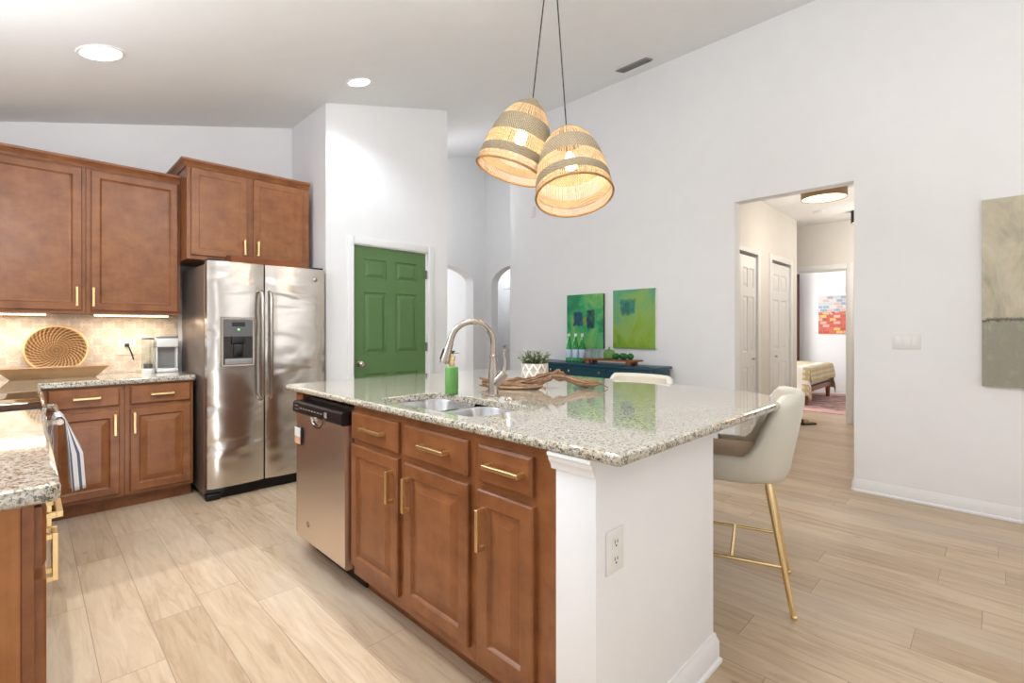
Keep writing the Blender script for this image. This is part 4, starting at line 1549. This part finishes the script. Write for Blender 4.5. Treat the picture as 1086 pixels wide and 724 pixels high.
# ------------------------------------------------------------------ stools
def make_stool(label, loc, rz):
    """bucket stool facing +y in its own frame; origin on the floor under the seat"""
    T = thing('bar_stool', label, 'stool', loc, rz, 'cream bar stools with gold legs')
    W2, D2_ = 0.255, 0.25
    N = 40

    def plan(v, s, off):
        # v in [0, 1] from front left, round the back, to front right
        th = PI - 0.18 + (PI + 0.36) * v
        c, sn = math.cos(th), math.sin(th)
        e = 0.62
        x = (abs(c) ** e) * (1 if c > 0 else -1) * (W2 * s - off)
        y = (abs(sn) ** e) * (1 if sn > 0 else -1) * (D2_ * s - off)
        return x, y

    def top(v):
        q = abs(2 * v - 1)                       # 0 at the back, 1 at the front tips
        if q < 0.42:
            return 0.975
        t = (q - 0.42) / 0.58
        t = t * t * (3 - 2 * t)
        return 0.975 - 0.285 * min(1, t * 1.25)
    # outer and inner skins of the shell
    rows = []
    for sp in ((0.80, 0, 0.0, 0), (0.90, 0, 0.02, 0), (0.96, 0, 0.12, 0), (1.0, 0, 0.45, 0), (1.04, 0, 0.85, 0), (1.045, 0.006, 0.97, 0),
                                (1.04, 0.018, 1.0, 0), (1.03, 0.032, 0.97, 0), (1.03, 0.034, 0.95, 0), 'in',
                                (1.03, 0.034, 0.95, 0), (1.01, 0.036, 0.85, 0), (0.96, 0.036, 0.45, 0), (0.93, 0.036, 0.2, 0)):
        if sp == 'in':
            outer, rows = rows, []
            continue
        s, off, zf, curve = sp
        row = []
        for j in range(N + 1):
            v = j / N
            x, y = plan(v, s, off)
            z = 0.565 + (top(v) - 0.565) * zf
            back = max(0.0, 1 - abs(2 * v - 1) * 1.6)
            y -= 0.055 * back * zf               # the back leans outwards
            row.append((x, y, z))
        rows.append(row)
    MB().loft(outer, False).build('shell', M['leather'], T, ang=60)
    MB().loft(rows, False).build('lining', M['lining'], T, ang=60)
    mb = MB().loft([[(x, y, 0.565) for x, y in [plan(j / N, 0.80, 0) for j in range(N + 1)]],
                    [(x * 0.3, y * 0.3 + 0.02, 0.560) for x, y in [plan(j / N, 0.80, 0) for j in range(N + 1)]]], True, False, True)
    mb.build('underside', M['dark'], T)
    cush = rpoly([(-0.215, -0.20, 0.09), (0.215, -0.20, 0.09), (0.225, 0.255, 0.06), (-0.225, 0.255, 0.06)])
    mb = MB().loft([[(x, y, z) for x, y in inset(cush, i)] for i, z in ((0.03, 0.575), (0.0, 0.60), (0.0, 0.65), (0.015, 0.668), (0.05, 0.676))], True, True, True)
    mb.build('seat_cushion', M['leatherin'], T, ang=60)
    tops = {(-1, -1): (-0.17, -0.15), (1, -1): (0.17, -0.15), (-1, 1): (-0.17, 0.15), (1, 1): (0.17, 0.15)}
    feet = {k: (k[0] * 0.225, k[1] * 0.25) for k in tops}

    def at(k, z):
        t = 1 - z / 0.565
        return Vector((tops[k][0] + (feet[k][0] - tops[k][0]) * t, tops[k][1] + (feet[k][1] - tops[k][1]) * t, z))
    for k in tops:
        lg = MB().tube([at(k, 0.57), at(k, 0.016)], [0.017, 0.011], 16).build('leg', M['brass'], T)
        f = at(k, 0)
        MB().lathe([(0.010, 0.0), (0.014, 0.003), (0.014, 0.014), (0.011, 0.018)], 16, (f.x, f.y, 0)).build('foot_cap', M['brass'], lg)
    for sx in (-1, 1):
        MB().tube([at((sx, -1), 0.21), at((sx, 1), 0.21)], 0.009, 12).build('side_stretcher', M['brass'], T)
    m0 = (at((-1, -1), 0.21) + at((-1, 1), 0.21)) / 2 + Vector((0, 0.0, 0))
    m1 = (at((1, -1), 0.21) + at((1, 1), 0.21)) / 2
    MB().tube([m0, m1], 0.009, 12).build('foot_rest', M['brass'], T)
    for a in (-0.16, 0.13):
        MB().box(-0.18, 0.18, a, a + 0.03, 0.548, 0.562).build('seat_bracket', M['brass'], T)
    return T


s1 = make_stool('cream bucket stool with gold legs at the near rounded corner of the island', (2.50, 0.935, 0), math.atan2(0.31, 0.95))
s2 = dup(s1, (2.575, 1.617, 0), PI / 2, 'cream stool of which only the back top shows behind the island, below the green paintings')

# ------------------------------------------------------------------ pendants
BANDS = [('w', 0.0, 0.065), ('o', 0.065, 0.14), ('w', 0.14, 0.25), ('o', 0.25, 0.335), ('w', 0.335, 0.385), ('o', 0.385, 0.43)]


def shade_r(t):
    """radius at depth t below the top"""
    P = [(0.0, 0.034), (0.015, 0.056), (0.04, 0.086), (0.065, 0.108), (0.10, 0.131), (0.14, 0.151), (0.19, 0.169), (0.25, 0.184), (0.31, 0.195), (0.36, 0.201), (0.40, 0.204), (0.44, 0.205)]
    for (a, ra), (b, rb) in zip(P[:-1], P[1:]):
        if t <= b:
            return ra + (rb - ra) * (t - a) / (b - a)
    return P[-1][1]


def pendant(label, top, rim, ceiling_pt):
    top = Vector(top)
    dz = (Vector(rim) - top).normalized()
    T = thing('pendant_lamp', label, 'pendant lamp', top, 0, 'woven pendant lamps over the island')
    q = Vector((0, 0, -1)).rotation_difference(dz).to_matrix().to_4x4()
    N = 96
    for kind, a, b in BANDS:
        n = 6
        if kind == 'w':
            prof = [(shade_r(a + (b - a) * i / n), -(a + (b - a) * i / n)) for i in range(n + 1)]
            prof += [(r - 0.004, z) for r, z in reversed(prof)]
            MB().lathe(prof, N, cap0=False, cap1=False, uv=True).xf(q).build('woven_band', M['weave'], T)
        else:
            mb = MB()
            cnt = 120
            rng = random.Random(int(a * 1000))
            for j in range(cnt):
                th = 2 * PI * (j + rng.uniform(-0.25, 0.25)) / cnt
                wd = rng.uniform(0.0011, 0.0024)
                pts = [(shade_r(a + (b - a) * i / 3) - 0.002, -(a + (b - a) * i / 3)) for i in range(4)]
                tx, ty = -math.sin(th), math.cos(th)
                lo = []
                for r, z in pts:
                    c = Vector((r * math.cos(th), r * math.sin(th), z))
                    s_ = Vector((tx, ty, 0)) * wd
                    o_ = Vector((math.cos(th), math.sin(th), 0)) * 0.0008
                    lo.append([c - s_ + o_, c + s_ + o_, c + s_ - o_, c - s_ - o_])
                mb.loft(lo, True, True, True)
            for t in ((a + b) / 2,):
                r = shade_r(t)
                mb.loft([[((r + 0.0015 * math.cos(g)) * math.cos(2 * PI * j / N), (r + 0.0015 * math.cos(g)) * math.sin(2 * PI * j / N), -t + 0.0015 * math.sin(g))
                          for g in [2 * PI * i / 6 for i in range(6)]] for j in range(N + 1)], True)
            mb.xf(q).build('open_weave', M['strand'], T)
    mb = MB()
    r = 0.205
    mb.loft([[((r + 0.006 * math.cos(g)) * math.cos(2 * PI * j / N), (r + 0.006 * math.cos(g)) * math.sin(2 * PI * j / N), -0.432 + 0.007 * math.sin(g))
              for g in [2 * PI * i / 8 for i in range(8)]] for j in range(N + 1)], True, uv=True)
    mb.xf(q).build('rim', M['rimcane'], T)
    sk = Vector((0, 0, -0.15))
    mb = MB().tube([(0, 0, 0.0), (0, 0, -0.11)], 0.003, 8)
    mb.lathe([(0.012, -0.105), (0.019, -0.11), (0.019, -0.155), (0.016, -0.16)], 20)
    mb.xf(q).build('socket', M['woodshade'], T)
    mb = MB().lathe([(0.012, -0.155), (0.016, -0.17), (0.031, -0.20), (0.036, -0.225), (0.031, -0.25), (0.016, -0.262), (0.002, -0.264)], 24)
    mb.xf(q).build('bulb', M['bulb'], T)
    cp = Vector(ceiling_pt) - top
    MB().tube([(0, 0, 0.0), cp * 0.5, cp], 0.0036, 8).build('cord', M['cord'], T)
    MB().lathe([(0.012, -0.005), (0.034, -0.004), (0.034, 0.004), (0.012, 0.010)], 20).xf(q).build('top_cap', M['rimcane'], T)
    pl = top + dz * 0.31
    point('pendant_light', pl, 5.5, (1.0, 0.80, 0.56), 0.04)


pendant('woven dome pendant lamp hanging higher and further left, tilted to the left', (2.10, 1.93, 2.60), (2.01, 2.02, 2.20), (2.137, 1.852, ceil_z(2.137)))
pendant('woven dome pendant lamp hanging lower and nearer, open side tilted towards the camera', (2.14, 1.708, 2.385), (2.061, 1.589, 1.952), (2.094, 1.755, ceil_z(2.094)))

# ------------------------------------------------------------------ ceiling fittings
SL = math.atan(0.267)
for x, y, lab, r in ((0.298, 3.589, 'round recessed ceiling light over the left kitchen aisle', 0.098), (1.896, 3.637, 'round recessed ceiling light in front of the pantry wall', 0.088)):
    T = thing('recessed_light', lab, 'ceiling light', (x, y, ceil_z(x)), 0, 'recessed ceiling lights')
    q = Matrix.Rotation(-SL, 4, 'Y')
    MB().lathe([(r + 0.014, 0.0), (r + 0.012, -0.005), (r, -0.007), (r - 0.004, -0.004)], 40, cap0=False, cap1=False).xf(q).build('trim_ring', M['trim'], T)
    MB().lathe([(r - 0.004, -0.004), (r * 0.5, -0.005), (0.002, -0.005)], 40, cap0=False).xf(q).build('lens', M['downlight'], T)
    spot('recessed_light_lamp', (x, y, ceil_z(x) - 0.06), LAMP_W, LED)
T = thing('ceiling_vent', 'grey slatted air vent in the sloped ceiling near the long wall', 'vent', (4.26, 2.55, ceil_z(4.26)))
q = Matrix.Rotation(-SL, 4, 'Y')
MB().box(-0.07, 0.07, -0.17, 0.17, -0.012, 0.0, 0.004).xf(q).build('frame', M['greyplastic'], T)
mb = MB()
for i in range(8):
    x = -0.055 + i * 0.015
    mb.box(x, x + 0.008, -0.155, 0.155, -0.018, -0.010)
mb.xf(q).build('slat', simple('vent_slat_grey', (118, 116, 113), 0.5), T)

T = thing('wall_sensor', 'small white plate high on the long wall behind the pendants', 'sensor', (WX, 4.21, 2.77))
MB().box(-0.02, 0.0, -0.035, 0.035, -0.07, 0.07, 0.004).build('cover', M['whiteplastic'], T)
MB().box(-0.023, -0.02, -0.02, 0.02, -0.02, 0.03, 0.002).build('grille', M['whiteplastic'], T)
T = thing('light_switch', 'white three gang rocker switch plate on the long wall', 'switch', (WX, 0.477, 1.177))
MB().box(-0.007, 0.0, -0.083, 0.083, -0.06, 0.06, 0.003).build('plate', M['whiteplastic'], T)
for y in (0.048, 0.0, -0.048):
    MB().box(-0.011, -0.007, y - 0.016, y + 0.016, -0.033, 0.033, 0.002).build('rocker', M['trim'], T)

# ------------------------------------------------------------------ pictures
G1 = mk_paint('emerald_abstract', [(0.36, (22, 112, 78)), (0.46, (34, 146, 92)), (0.53, (66, 168, 104)), (0.62, (126, 186, 96))],
              [(-0.17, -0.02, -0.06, 0.12, (26, 66, 104), 0.9), (0.03, 0.15, -0.09, 0.14, (22, 52, 74), 0.9), (-0.02, 0.04, -0.06, 0.06, (150, 150, 50), 0.7),
               (-0.26, 0.26, -0.31, -0.12, (112, 184, 104), 0.45)], 3.1, 3.4)
G2 = mk_paint('olive_abstract', [(0.34, (112, 150, 30)), (0.45, (140, 172, 58)), (0.54, (136, 176, 96)), (0.66, (92, 164, 122))],
              [(-0.17, 0.03, 0.05, 0.22, (30, 124, 116), 0.8), (-0.15, -0.03, 0.03, 0.19, (18, 92, 100), 0.55), (-0.26, -0.16, -0.06, 0.28, (74, 166, 140), 0.5)], 8.3, 3.0, 0.30)
GB = mk_paint('beige_grey_abstract', [(0.3, (150, 146, 128)), (0.5, (196, 188, 164)), (0.7, (214, 206, 184))],
              [(-0.75, 0.75, -0.8, -0.165, (150, 148, 132), 1.0), (-0.75, 0.75, -0.20, -0.165, (78, 72, 60), 0.9)], 1.7, 5.0)


def canvas(name, label, y_left, y_right, z0, z1, mat, edge, depth=0.035):
    """canvas on the long wall (looks to -x); local x runs from the viewer's left to right"""
    T = thing(name, label, 'painting', (WX, (y_left + y_right) / 2, (z0 + z1) / 2), -PI / 2)
    w, h = abs(y_left - y_right) / 2, (z1 - z0) / 2
    MB().box(-w + 0.001, w - 0.001, -depth, -0.002, -h + 0.001, h - 0.001).build('stretcher_edge', edge, T)
    MB().box(-w, w, -depth - 0.003, -depth, -h, h, 0.001, 1).build('canvas', mat, T)
    return T


canvas('painting', 'emerald green abstract painting with dark blue blocks and black edge, left of the two', 3.635, 3.12, 1.045, 1.668, G1, M['black'])
canvas('painting', 'yellow-green abstract painting with a teal square, right of the two', 2.992, 2.482, 1.06, 1.69, G2, M['whiteplastic'])
canvas('painting', 'tall beige and grey abstract painting with a dark horizontal line at right edge', 0.075, -0.85, 0.885, 2.135, GB, simple('raw_canvas_edge', (206, 200, 184), 0.8))

# ------------------------------------------------------------------ buffet and what stands on it
T = thing('sideboard', 'dark teal sideboard with brass knobs against the long wall', 'sideboard', (4.38, 3.10, 0), -PI / 2)
MB().box(-0.78, 0.78, -0.17, 0.18, 0.14, 0.868, 0.004).build('body', M['teal'], T)
MB().box(-0.80, 0.80, -0.19, 0.19, 0.868, 0.895, 0.006).build('top', M['teal'], T)
for i, (a, b) in enumerate(((-0.77, -0.27), (-0.255, 0.255), (0.27, 0.77))):
    d = MB().panel(a, b, 0.70, 0.855, [(0, -0.184), (0.004, -0.188), (0.02, -0.188), (0.024, -0.184)], back=-0.17).build('drawer', M['teal'], T)
    for x in ((-0.46, -0.33), (-0.20, 0.19), (0.40, 0.64))[i]:
        k = MB().lathe([(0.006, 0), (0.006, 0.012), (0.014, 0.018), (0.012, 0.026)], 14)
        k.xf(Matrix.Translation((x, -0.184, 0.815)) @ Matrix.Rotation(PI / 2, 4, 'X')).build('knob', M['brass'], d)
    MB().panel(a, b, 0.18, 0.685, [(0, -0.184), (0.004, -0.188), (0.06, -0.188), (0.066, -0.182)], back=-0.17).build('door', M['teal'], T)
for x in (-0.73, 0.73):
    for y in (-0.14, 0.15):
        MB().tube([(x, y, 0.0), (x, y, 0.14)], [0.016, 0.026], 12).build('leg', M['teal'], T)
SBZ = 0.895


def bottle(label, y, x=4.30):
    T = thing('glass_bottle', label, 'bottle', (x, y, SBZ), 0, 'green bottles on the sideboard')
    pr_ = [(0.030, 0.0), (0.036, 0.004), (0.036, 0.16), (0.033, 0.19), (0.018, 0.245), (0.0135, 0.27), (0.0135, 0.31)]
    pi_ = [(r - 0.003, z) for r, z in pr_[::-1]]
    pi_[-1] = (0.028, 0.006)
    MB().lathe(pr_ + pi_, 24).build('glass', M['glassgreen'], T)
    MB().lathe([(0.0363, 0.055), (0.0368, 0.056), (0.0368, 0.145), (0.0363, 0.146)], 24, cap0=False, cap1=False).build('label', M['label'], T)
    MB().lathe([(0.0145, 0.29), (0.0155, 0.292), (0.0155, 0.318), (0.012, 0.322)], 16).build('cap', M['whiteplastic'], T)
    return T


b0 = bottle('green glass bottle with white cap on the sideboard, left of the three', 3.40)
dup(b0, (4.33, 3.328, SBZ), None, 'green glass bottle with white cap on the sideboard, middle of the three')
dup(b0, (4.36, 3.258, SBZ), None, 'green glass bottle with white cap on the sideboard, right of the three, nearest the tray')
T = thing('footed_tray', 'reddish wooden board on block feet holding glasses on the sideboard', 'tray', (4.36, 2.885, SBZ), -PI / 2)
MB().box(-0.33, 0.33, -0.085, 0.085, 0.04, 0.056, 0.003).build('board', M['redwood'], T)
for x in (-0.25, 0.25):
    for y in (-0.06, 0.06):
        MB().box(x - 0.025, x + 0.025, y - 0.02, y + 0.02, 0.0, 0.04, 0.002).build('foot', M['redwood'], T)
TZ = SBZ + 0.056
spots = [(4.41, 3.15), (4.33, 3.13), (4.41, 3.06), (4.33, 3.04)]
labs = ['clear drinking glass on the footed tray, back row next to the bottles', 'clear drinking glass on the footed tray, front row next to the bottles',
        'clear drinking glass on the footed tray, back row beside the green jar', 'clear drinking glass on the footed tray, front row beside the green jar']
g0 = None
for (x, y), lb in zip(spots, labs):
    if g0 is None:
        pr_ = [(0.028, 0.0), (0.030, 0.002), (0.036, 0.105), (0.034, 0.105), (0.0285, 0.008), (0.002, 0.006)]
        g0 = MB().lathe(pr_, 24).build('drinking_glass', M['glass'])
        g0.location = (x, y, TZ)
        tag(g0, lb, 'glass', 'drinking glasses on the tray')
    else:
        o = g0.copy()
        C.collection.objects.link(o)
        o.location = (x, y, TZ)
        o['label'] = lb
# cactus-shaped jar
T = thing('ceramic_jar', 'ribbed light green jar with a lid on the footed tray', 'jar', (4.36, 2.905, TZ))


def ribbed(prof, n=64, k=12, amp=0.06):
    return [[(r * (1 + amp * math.cos(k * 2 * PI * j / n)) * math.cos(2 * PI * j / n), r * (1 + amp * math.cos(k * 2 * PI * j / n)) * math.sin(2 * PI * j / n), z)
             for j in range(n)] for r, z in prof]


MB().loft(ribbed([(0.045, 0.0), (0.056, 0.008), (0.058, 0.05), (0.055, 0.075)]), True, True, True).build('body', M['cactus'], T)
mb = MB().loft(ribbed([(0.056, 0.075), (0.052, 0.088), (0.03, 0.098), (0.01, 0.10)]), True, True, True)
mb.build('lid', M['cactus'], T)
MB().lathe([(0.006, 0.098), (0.011, 0.108), (0.008, 0.122), (0.002, 0.128)], 14).build('knob', M['cactus'], T)
for (x, y), lb in zip(((4.33, 2.80), (4.38, 2.755), (4.33, 2.70), (4.375, 2.66)),
                      ('dark green ribbed ball on the tray, touching the light green jar', 'dark green ribbed ball on the tray, second from the jar',
                       'dark green ribbed ball on the tray, third from the jar', 'dark green ribbed ball on the tray, farthest from the jar')):
    pts = [(0.034 * math.sin(PI * (0.06 + 0.88 * i / 8)), 0.034 - 0.034 * math.cos(PI * (0.06 + 0.88 * i / 8))) for i in range(9)]
    z0 = pts[0][1]
    mb = MB().loft(ribbed([(r, z - z0) for r, z in pts], 48, 8, 0.10), True, True, True)
    o = mb.build('green_ball', M['bowlgreen'])
    o.location = (x, y, TZ)
    tag(o, lb, 'ornament', 'green balls on the tray')

# ------------------------------------------------------------------ hall and bedroom
T = thing('ceiling_lamp', 'round bronze drum ceiling lamp glowing in the hall', 'ceiling lamp', (5.83, 1.27, HZ))
MB().lathe([(0.205, 0.0), (0.205, -0.105), (0.198, -0.105), (0.198, -0.01)], 48, cap0=True, cap1=False).build('drum', M['woodshade'], T)
MB().lathe([(0.197, -0.098), (0.10, -0.100), (0.002, -0.100)], 48, cap0=False).build('diffuser', M['drumglow'], T)
point('hall_lamp', (5.83, 1.22, HZ - 0.55), 10.5, (1.0, 0.93, 0.84), 0.2)
point('hall_spot_lamp', (7.1, 1.1, HZ - 0.5), 9, (1.0, 0.93, 0.84), 0.06)
T = thing('ceiling_spot', 'small dark cylinder ceiling light cut by the right edge of the hall opening', 'ceiling lamp', (7.2, 1.226, HZ))
MB().lathe([(0.055, 0.0), (0.055, -0.15), (0.05, -0.15), (0.05, -0.14)], 28, cap1=False).build('can', M['dark'], T)
MB().lathe([(0.049, -0.142), (0.002, -0.146)], 28, cap0=False).build('lens', M['drumglow'], T)
T = thing('smoke_detector', 'flat white smoke detector on the hall ceiling behind the drum lamp', 'smoke detector', (6.91, 1.56, HZ))
MB().lathe([(0.065, 0.0), (0.065, -0.012), (0.055, -0.03), (0.02, -0.034)], 32).build('body', M['whiteplastic'], T)


def mk_quilt():
    k = NT('gold_quilt')
    k.b.inputs['Roughness'].default_value = 0.9
    tc = k.n('ShaderNodeTexCoord')
    sx = k.n('ShaderNodeSeparateXYZ')
    k.l(tc, 'UV', sx, 0)
    u = k.math('MULTIPLY', (sx, 'X'), 14 * 2 * PI)
    v = k.math('MULTIPLY', (sx, 'Y'), 14 * 2 * PI)
    a = k.math('SINE', (k.math('ADD', (u, 0), (v, 0)), 0))
    b = k.math('SINE', (k.math('SUBTRACT', (u, 0), (v, 0)), 0))
    p = k.math('MULTIPLY', (a, 0), (b, 0))
    r = k.ramp(p, 0, [(0.0, (198, 180, 136)), (0.45, (224, 212, 184))])
    # pale border bands along the hem
    e = k.math('ABSOLUTE', (k.math('SUBTRACT', (sx, 'X'), 0.5), 0))
    bd = k.math('MULTIPLY', (k.math('GREATER_THAN', (e, 0), 0.40), 0), (k.math('LESS_THAN', (e, 0), 0.425), 0))
    bd2 = k.math('MULTIPLY', (k.math('GREATER_THAN', (sx, 'Y'), 0.80), 0), (k.math('LESS_THAN', (sx, 'Y'), 0.85), 0))
    f = k.math('MAXIMUM', (bd, 0), (bd2, 0))
    mx = k.mix((f, 0), (r, 'Color'), (240, 236, 226))
    k.base(mx, 2)
    return k.m


BX0, BX1, BF = 9.08, 10.66, 2.20
T = thing('bed', 'bed with reddish wooden legs seen through the bedroom doorway', 'bed', ((BX0 + BX1) / 2, 3.2, 0))
mb = MB().box(BX0, BX1, BF, 4.2, 0.22, 0.30, 0.006)
mb.build('frame', M['redwood'], T, world=True)
for x in (BX0 + 0.05, BX1 - 0.05):
    for y in (BF + 0.05, 4.1):
        MB().tube([(x, y, 0.011), (x, y, 0.22)], [0.030, 0.042], 12).build('leg', M['redwood'], T, world=True)
MB().box(BX0 + 0.03, BX1 - 0.03, BF + 0.03, 4.2, 0.302, 0.60, 0.05, 4).build('mattress', M['whiteplastic'], T, world=True)
MB().box(BX0, BX1, 4.2, 4.26, 0.15, 1.1, 0.01).build('headboard', M['redwood'], T, world=True)
# quilt: a draped sheet, hem lower at the near corner
mb = MB()
nu, nv = 48, 44
rows = []
for j in range(nv + 1):
    row = []
    for i in range(nu + 1):
        u, v = i / nu, j / nv
        L = BX1 - BX0
        su = -0.47 + (L + 0.94) * u            # length across the bed, overhanging both sides
        sv = 4.15 - (4.15 - BF + 0.26) * v     # towards the foot
        z = 0.632 + 0.006 * math.sin(u * 20) * math.sin(v * 17)
        x = BX0 + su
        y = sv
        dropx = max(0.0, -su, su - L)
        dropy = max(0.0, BF - sv)
        if dropx:
            side_ = -1 if su < 0 else 1
            x = (BX0 if side_ < 0 else BX1) + side_ * (0.015 + 0.10 * dropx + 0.02 * math.sin(v * 30) * dropx / 0.3)
            z -= dropx * 0.97
        if dropy:
            y = BF - 0.015 - 0.10 * dropy - 0.02 * math.sin(u * 34) * dropy / 0.26
            z -= dropy * 0.97 if not dropx else dropy * 0.35
        if dropx and dropx < 0.06:
            z += 0
        row.append((x, y, max(z, 0.03)))
    rows.append(row)
mb.loft(rows, False, uv=True)
o = mb.build('quilt', mk_quilt(), ang=60)
sm = o.modifiers.new('thick', 'SOLIDIFY')
sm.thickness = 0.012
sm.offset = 1
tag(o, 'gold and cream patterned quilt spread over the bed', 'quilt')


def mk_rug():
    k = NT('faded_pink_rug')
    k.b.inputs['Roughness'].default_value = 0.95
    mp = k.coord((1, 1, 1))
    nz = k.noise(mp, 5, 5, 0.7)
    r = k.ramp(nz, 'Fac', [(0.36, (128, 114, 118)), (0.48, (186, 146, 140)), (0.6, (216, 178, 168))])
    tc = k.n('ShaderNodeTexCoord')
    sx = k.n('ShaderNodeSeparateXYZ')
    k.l(tc, 'Object', sx, 0)
    ex = k.math('GREATER_THAN', (k.math('ABSOLUTE', (sx, 'X'), None), 0), 1.05)
    ey = k.math('GREATER_THAN', (k.math('ABSOLUTE', (sx, 'Y'), None), 0), 1.25)
    f = k.math('MAXIMUM', (ex, 0), (ey, 0))
    mx = k.mix((k.math('MULTIPLY', (f, 0), 0.75), 0), (r, 'Color'), (222, 172, 162))
    k.base(mx, 2)
    return k.m


o = MB().box(-1.35, 1.35, -1.5, 1.5, 0.0, 0.010, 0.003, 1).build('area_rug', mk_rug())
o.location = (9.87, 2.60, 0)
tag(o, 'faded pink patterned rug under the bed', 'rug')


def mk_patch():
    k = NT('patchwork_print')
    k.b.inputs['Roughness'].default_value = 0.6
    mp = k.coord((1, 1, 1))
    mp.inputs['Rotation'].default_value = (PI / 2, 0, 0)
    br = k.n('ShaderNodeTexBrick', offset=0.4)
    br.inputs['Scale'].default_value = 1.0
    br.inputs['Brick Width'].default_value = 0.115
    br.inputs['Row Height'].default_value = 0.062
    br.inputs['Mortar Size'].default_value = 0.006
    br.inputs['Color1'].default_value = (0, 0, 0, 1)
    br.inputs['Color2'].default_value = (1, 1, 1, 1)
    br.inputs['Mortar'].default_value = (0.5, 0.5, 0.5, 1)
    k.l(mp, 0, br, 'Vector')
    tc = k.n('ShaderNodeTexCoord')
    sx = k.n('ShaderNodeSeparateXYZ')
    k.l(tc, 'Object', sx, 0)
    top = k.ramp(br, 'Color', [(0.0, (196, 208, 214)), (0.3, (226, 214, 208)), (0.6, (150, 176, 196)), (0.85, (214, 186, 182))], 'CONSTANT')
    low = k.ramp(br, 'Color', [(0.0, (200, 98, 84)), (0.3, (224, 178, 172)), (0.5, (214, 110, 88)), (0.75, (222, 196, 116)), (0.92, (190, 90, 80))], 'CONSTANT')
    nz = k.noise(k.coord((8, 8, 8)), 3, 3)
    zz = k.math('ADD', (sx, 'Z'), (k.math('MULTIPLY', (k.math('SUBTRACT', (nz, 'Fac'), 0.5), 0), 0.3), 0))
    f = k.math('GREATER_THAN', (zz, 0), 0.05)
    mx = k.mix((f, 0), (low, 'Color'), (top, 'Color'))
    k.base(mx, 2)
    return k.m


T = thing('painting', 'colourful patchwork picture of small blocks on the bedroom wall', 'painting', (11.3, 2.13, 1.55), -PI / 2)
MB().box(-0.42, 0.42, -0.03, -0.002, -0.38, 0.38).build('stretcher_edge', M['whiteplastic'], T)
MB().box(-0.42, 0.42, -0.033, -0.03, -0.38, 0.38).build('canvas', mk_patch(), T)
T = thing('curtain', 'mauve curtain hanging in the bedroom beside the doorway', 'curtain', (11.1, 3.05, 0))
rows = []
for z in (0.02, 0.8, 1.6, 2.42):
    rows.append([(0.03 * math.sin(i * 1.3), -0.20 + 0.4 * i / 40, z) for i in range(41)])
o = MB().loft(rows, False).build('panel', M['curtain'], T, ang=60)
sm = o.modifiers.new('thick', 'SOLIDIFY')
sm.thickness = 0.006
T2 = MB().tube([(0, -0.3, 2.42), (0, 1.2, 2.42)], 0.012, 10).build('rod', M['dark'], T)
# sandal on the hall floor
T = thing('sandal', 'tan sandal with dark sole on the hall floor behind the stool', 'sandal', (7.35, 1.79, 0), 0.9)
MB().prism(rpoly([(-0.05, -0.11, 0.03), (0.05, -0.11, 0.03), (0.055, 0.13, 0.045), (-0.055, 0.13, 0.045)]), 0.0, 0.022).build('sole', M['dark'], T)
pts = [(-0.052, 0.05, 0.02), (-0.045, 0.045, 0.055), (0.0, 0.04, 0.075), (0.045, 0.045, 0.055), (0.052, 0.05, 0.02)]
mb = MB()
mb.loft([[(x, y - 0.03, z) for x, y, z in pts], [(x, y + 0.03, z) for x, y, z in pts]], False)
o = mb.build('strap', M['oak'], T)
sm = o.modifiers.new('thick', 'SOLIDIFY')
sm.thickness = 0.005
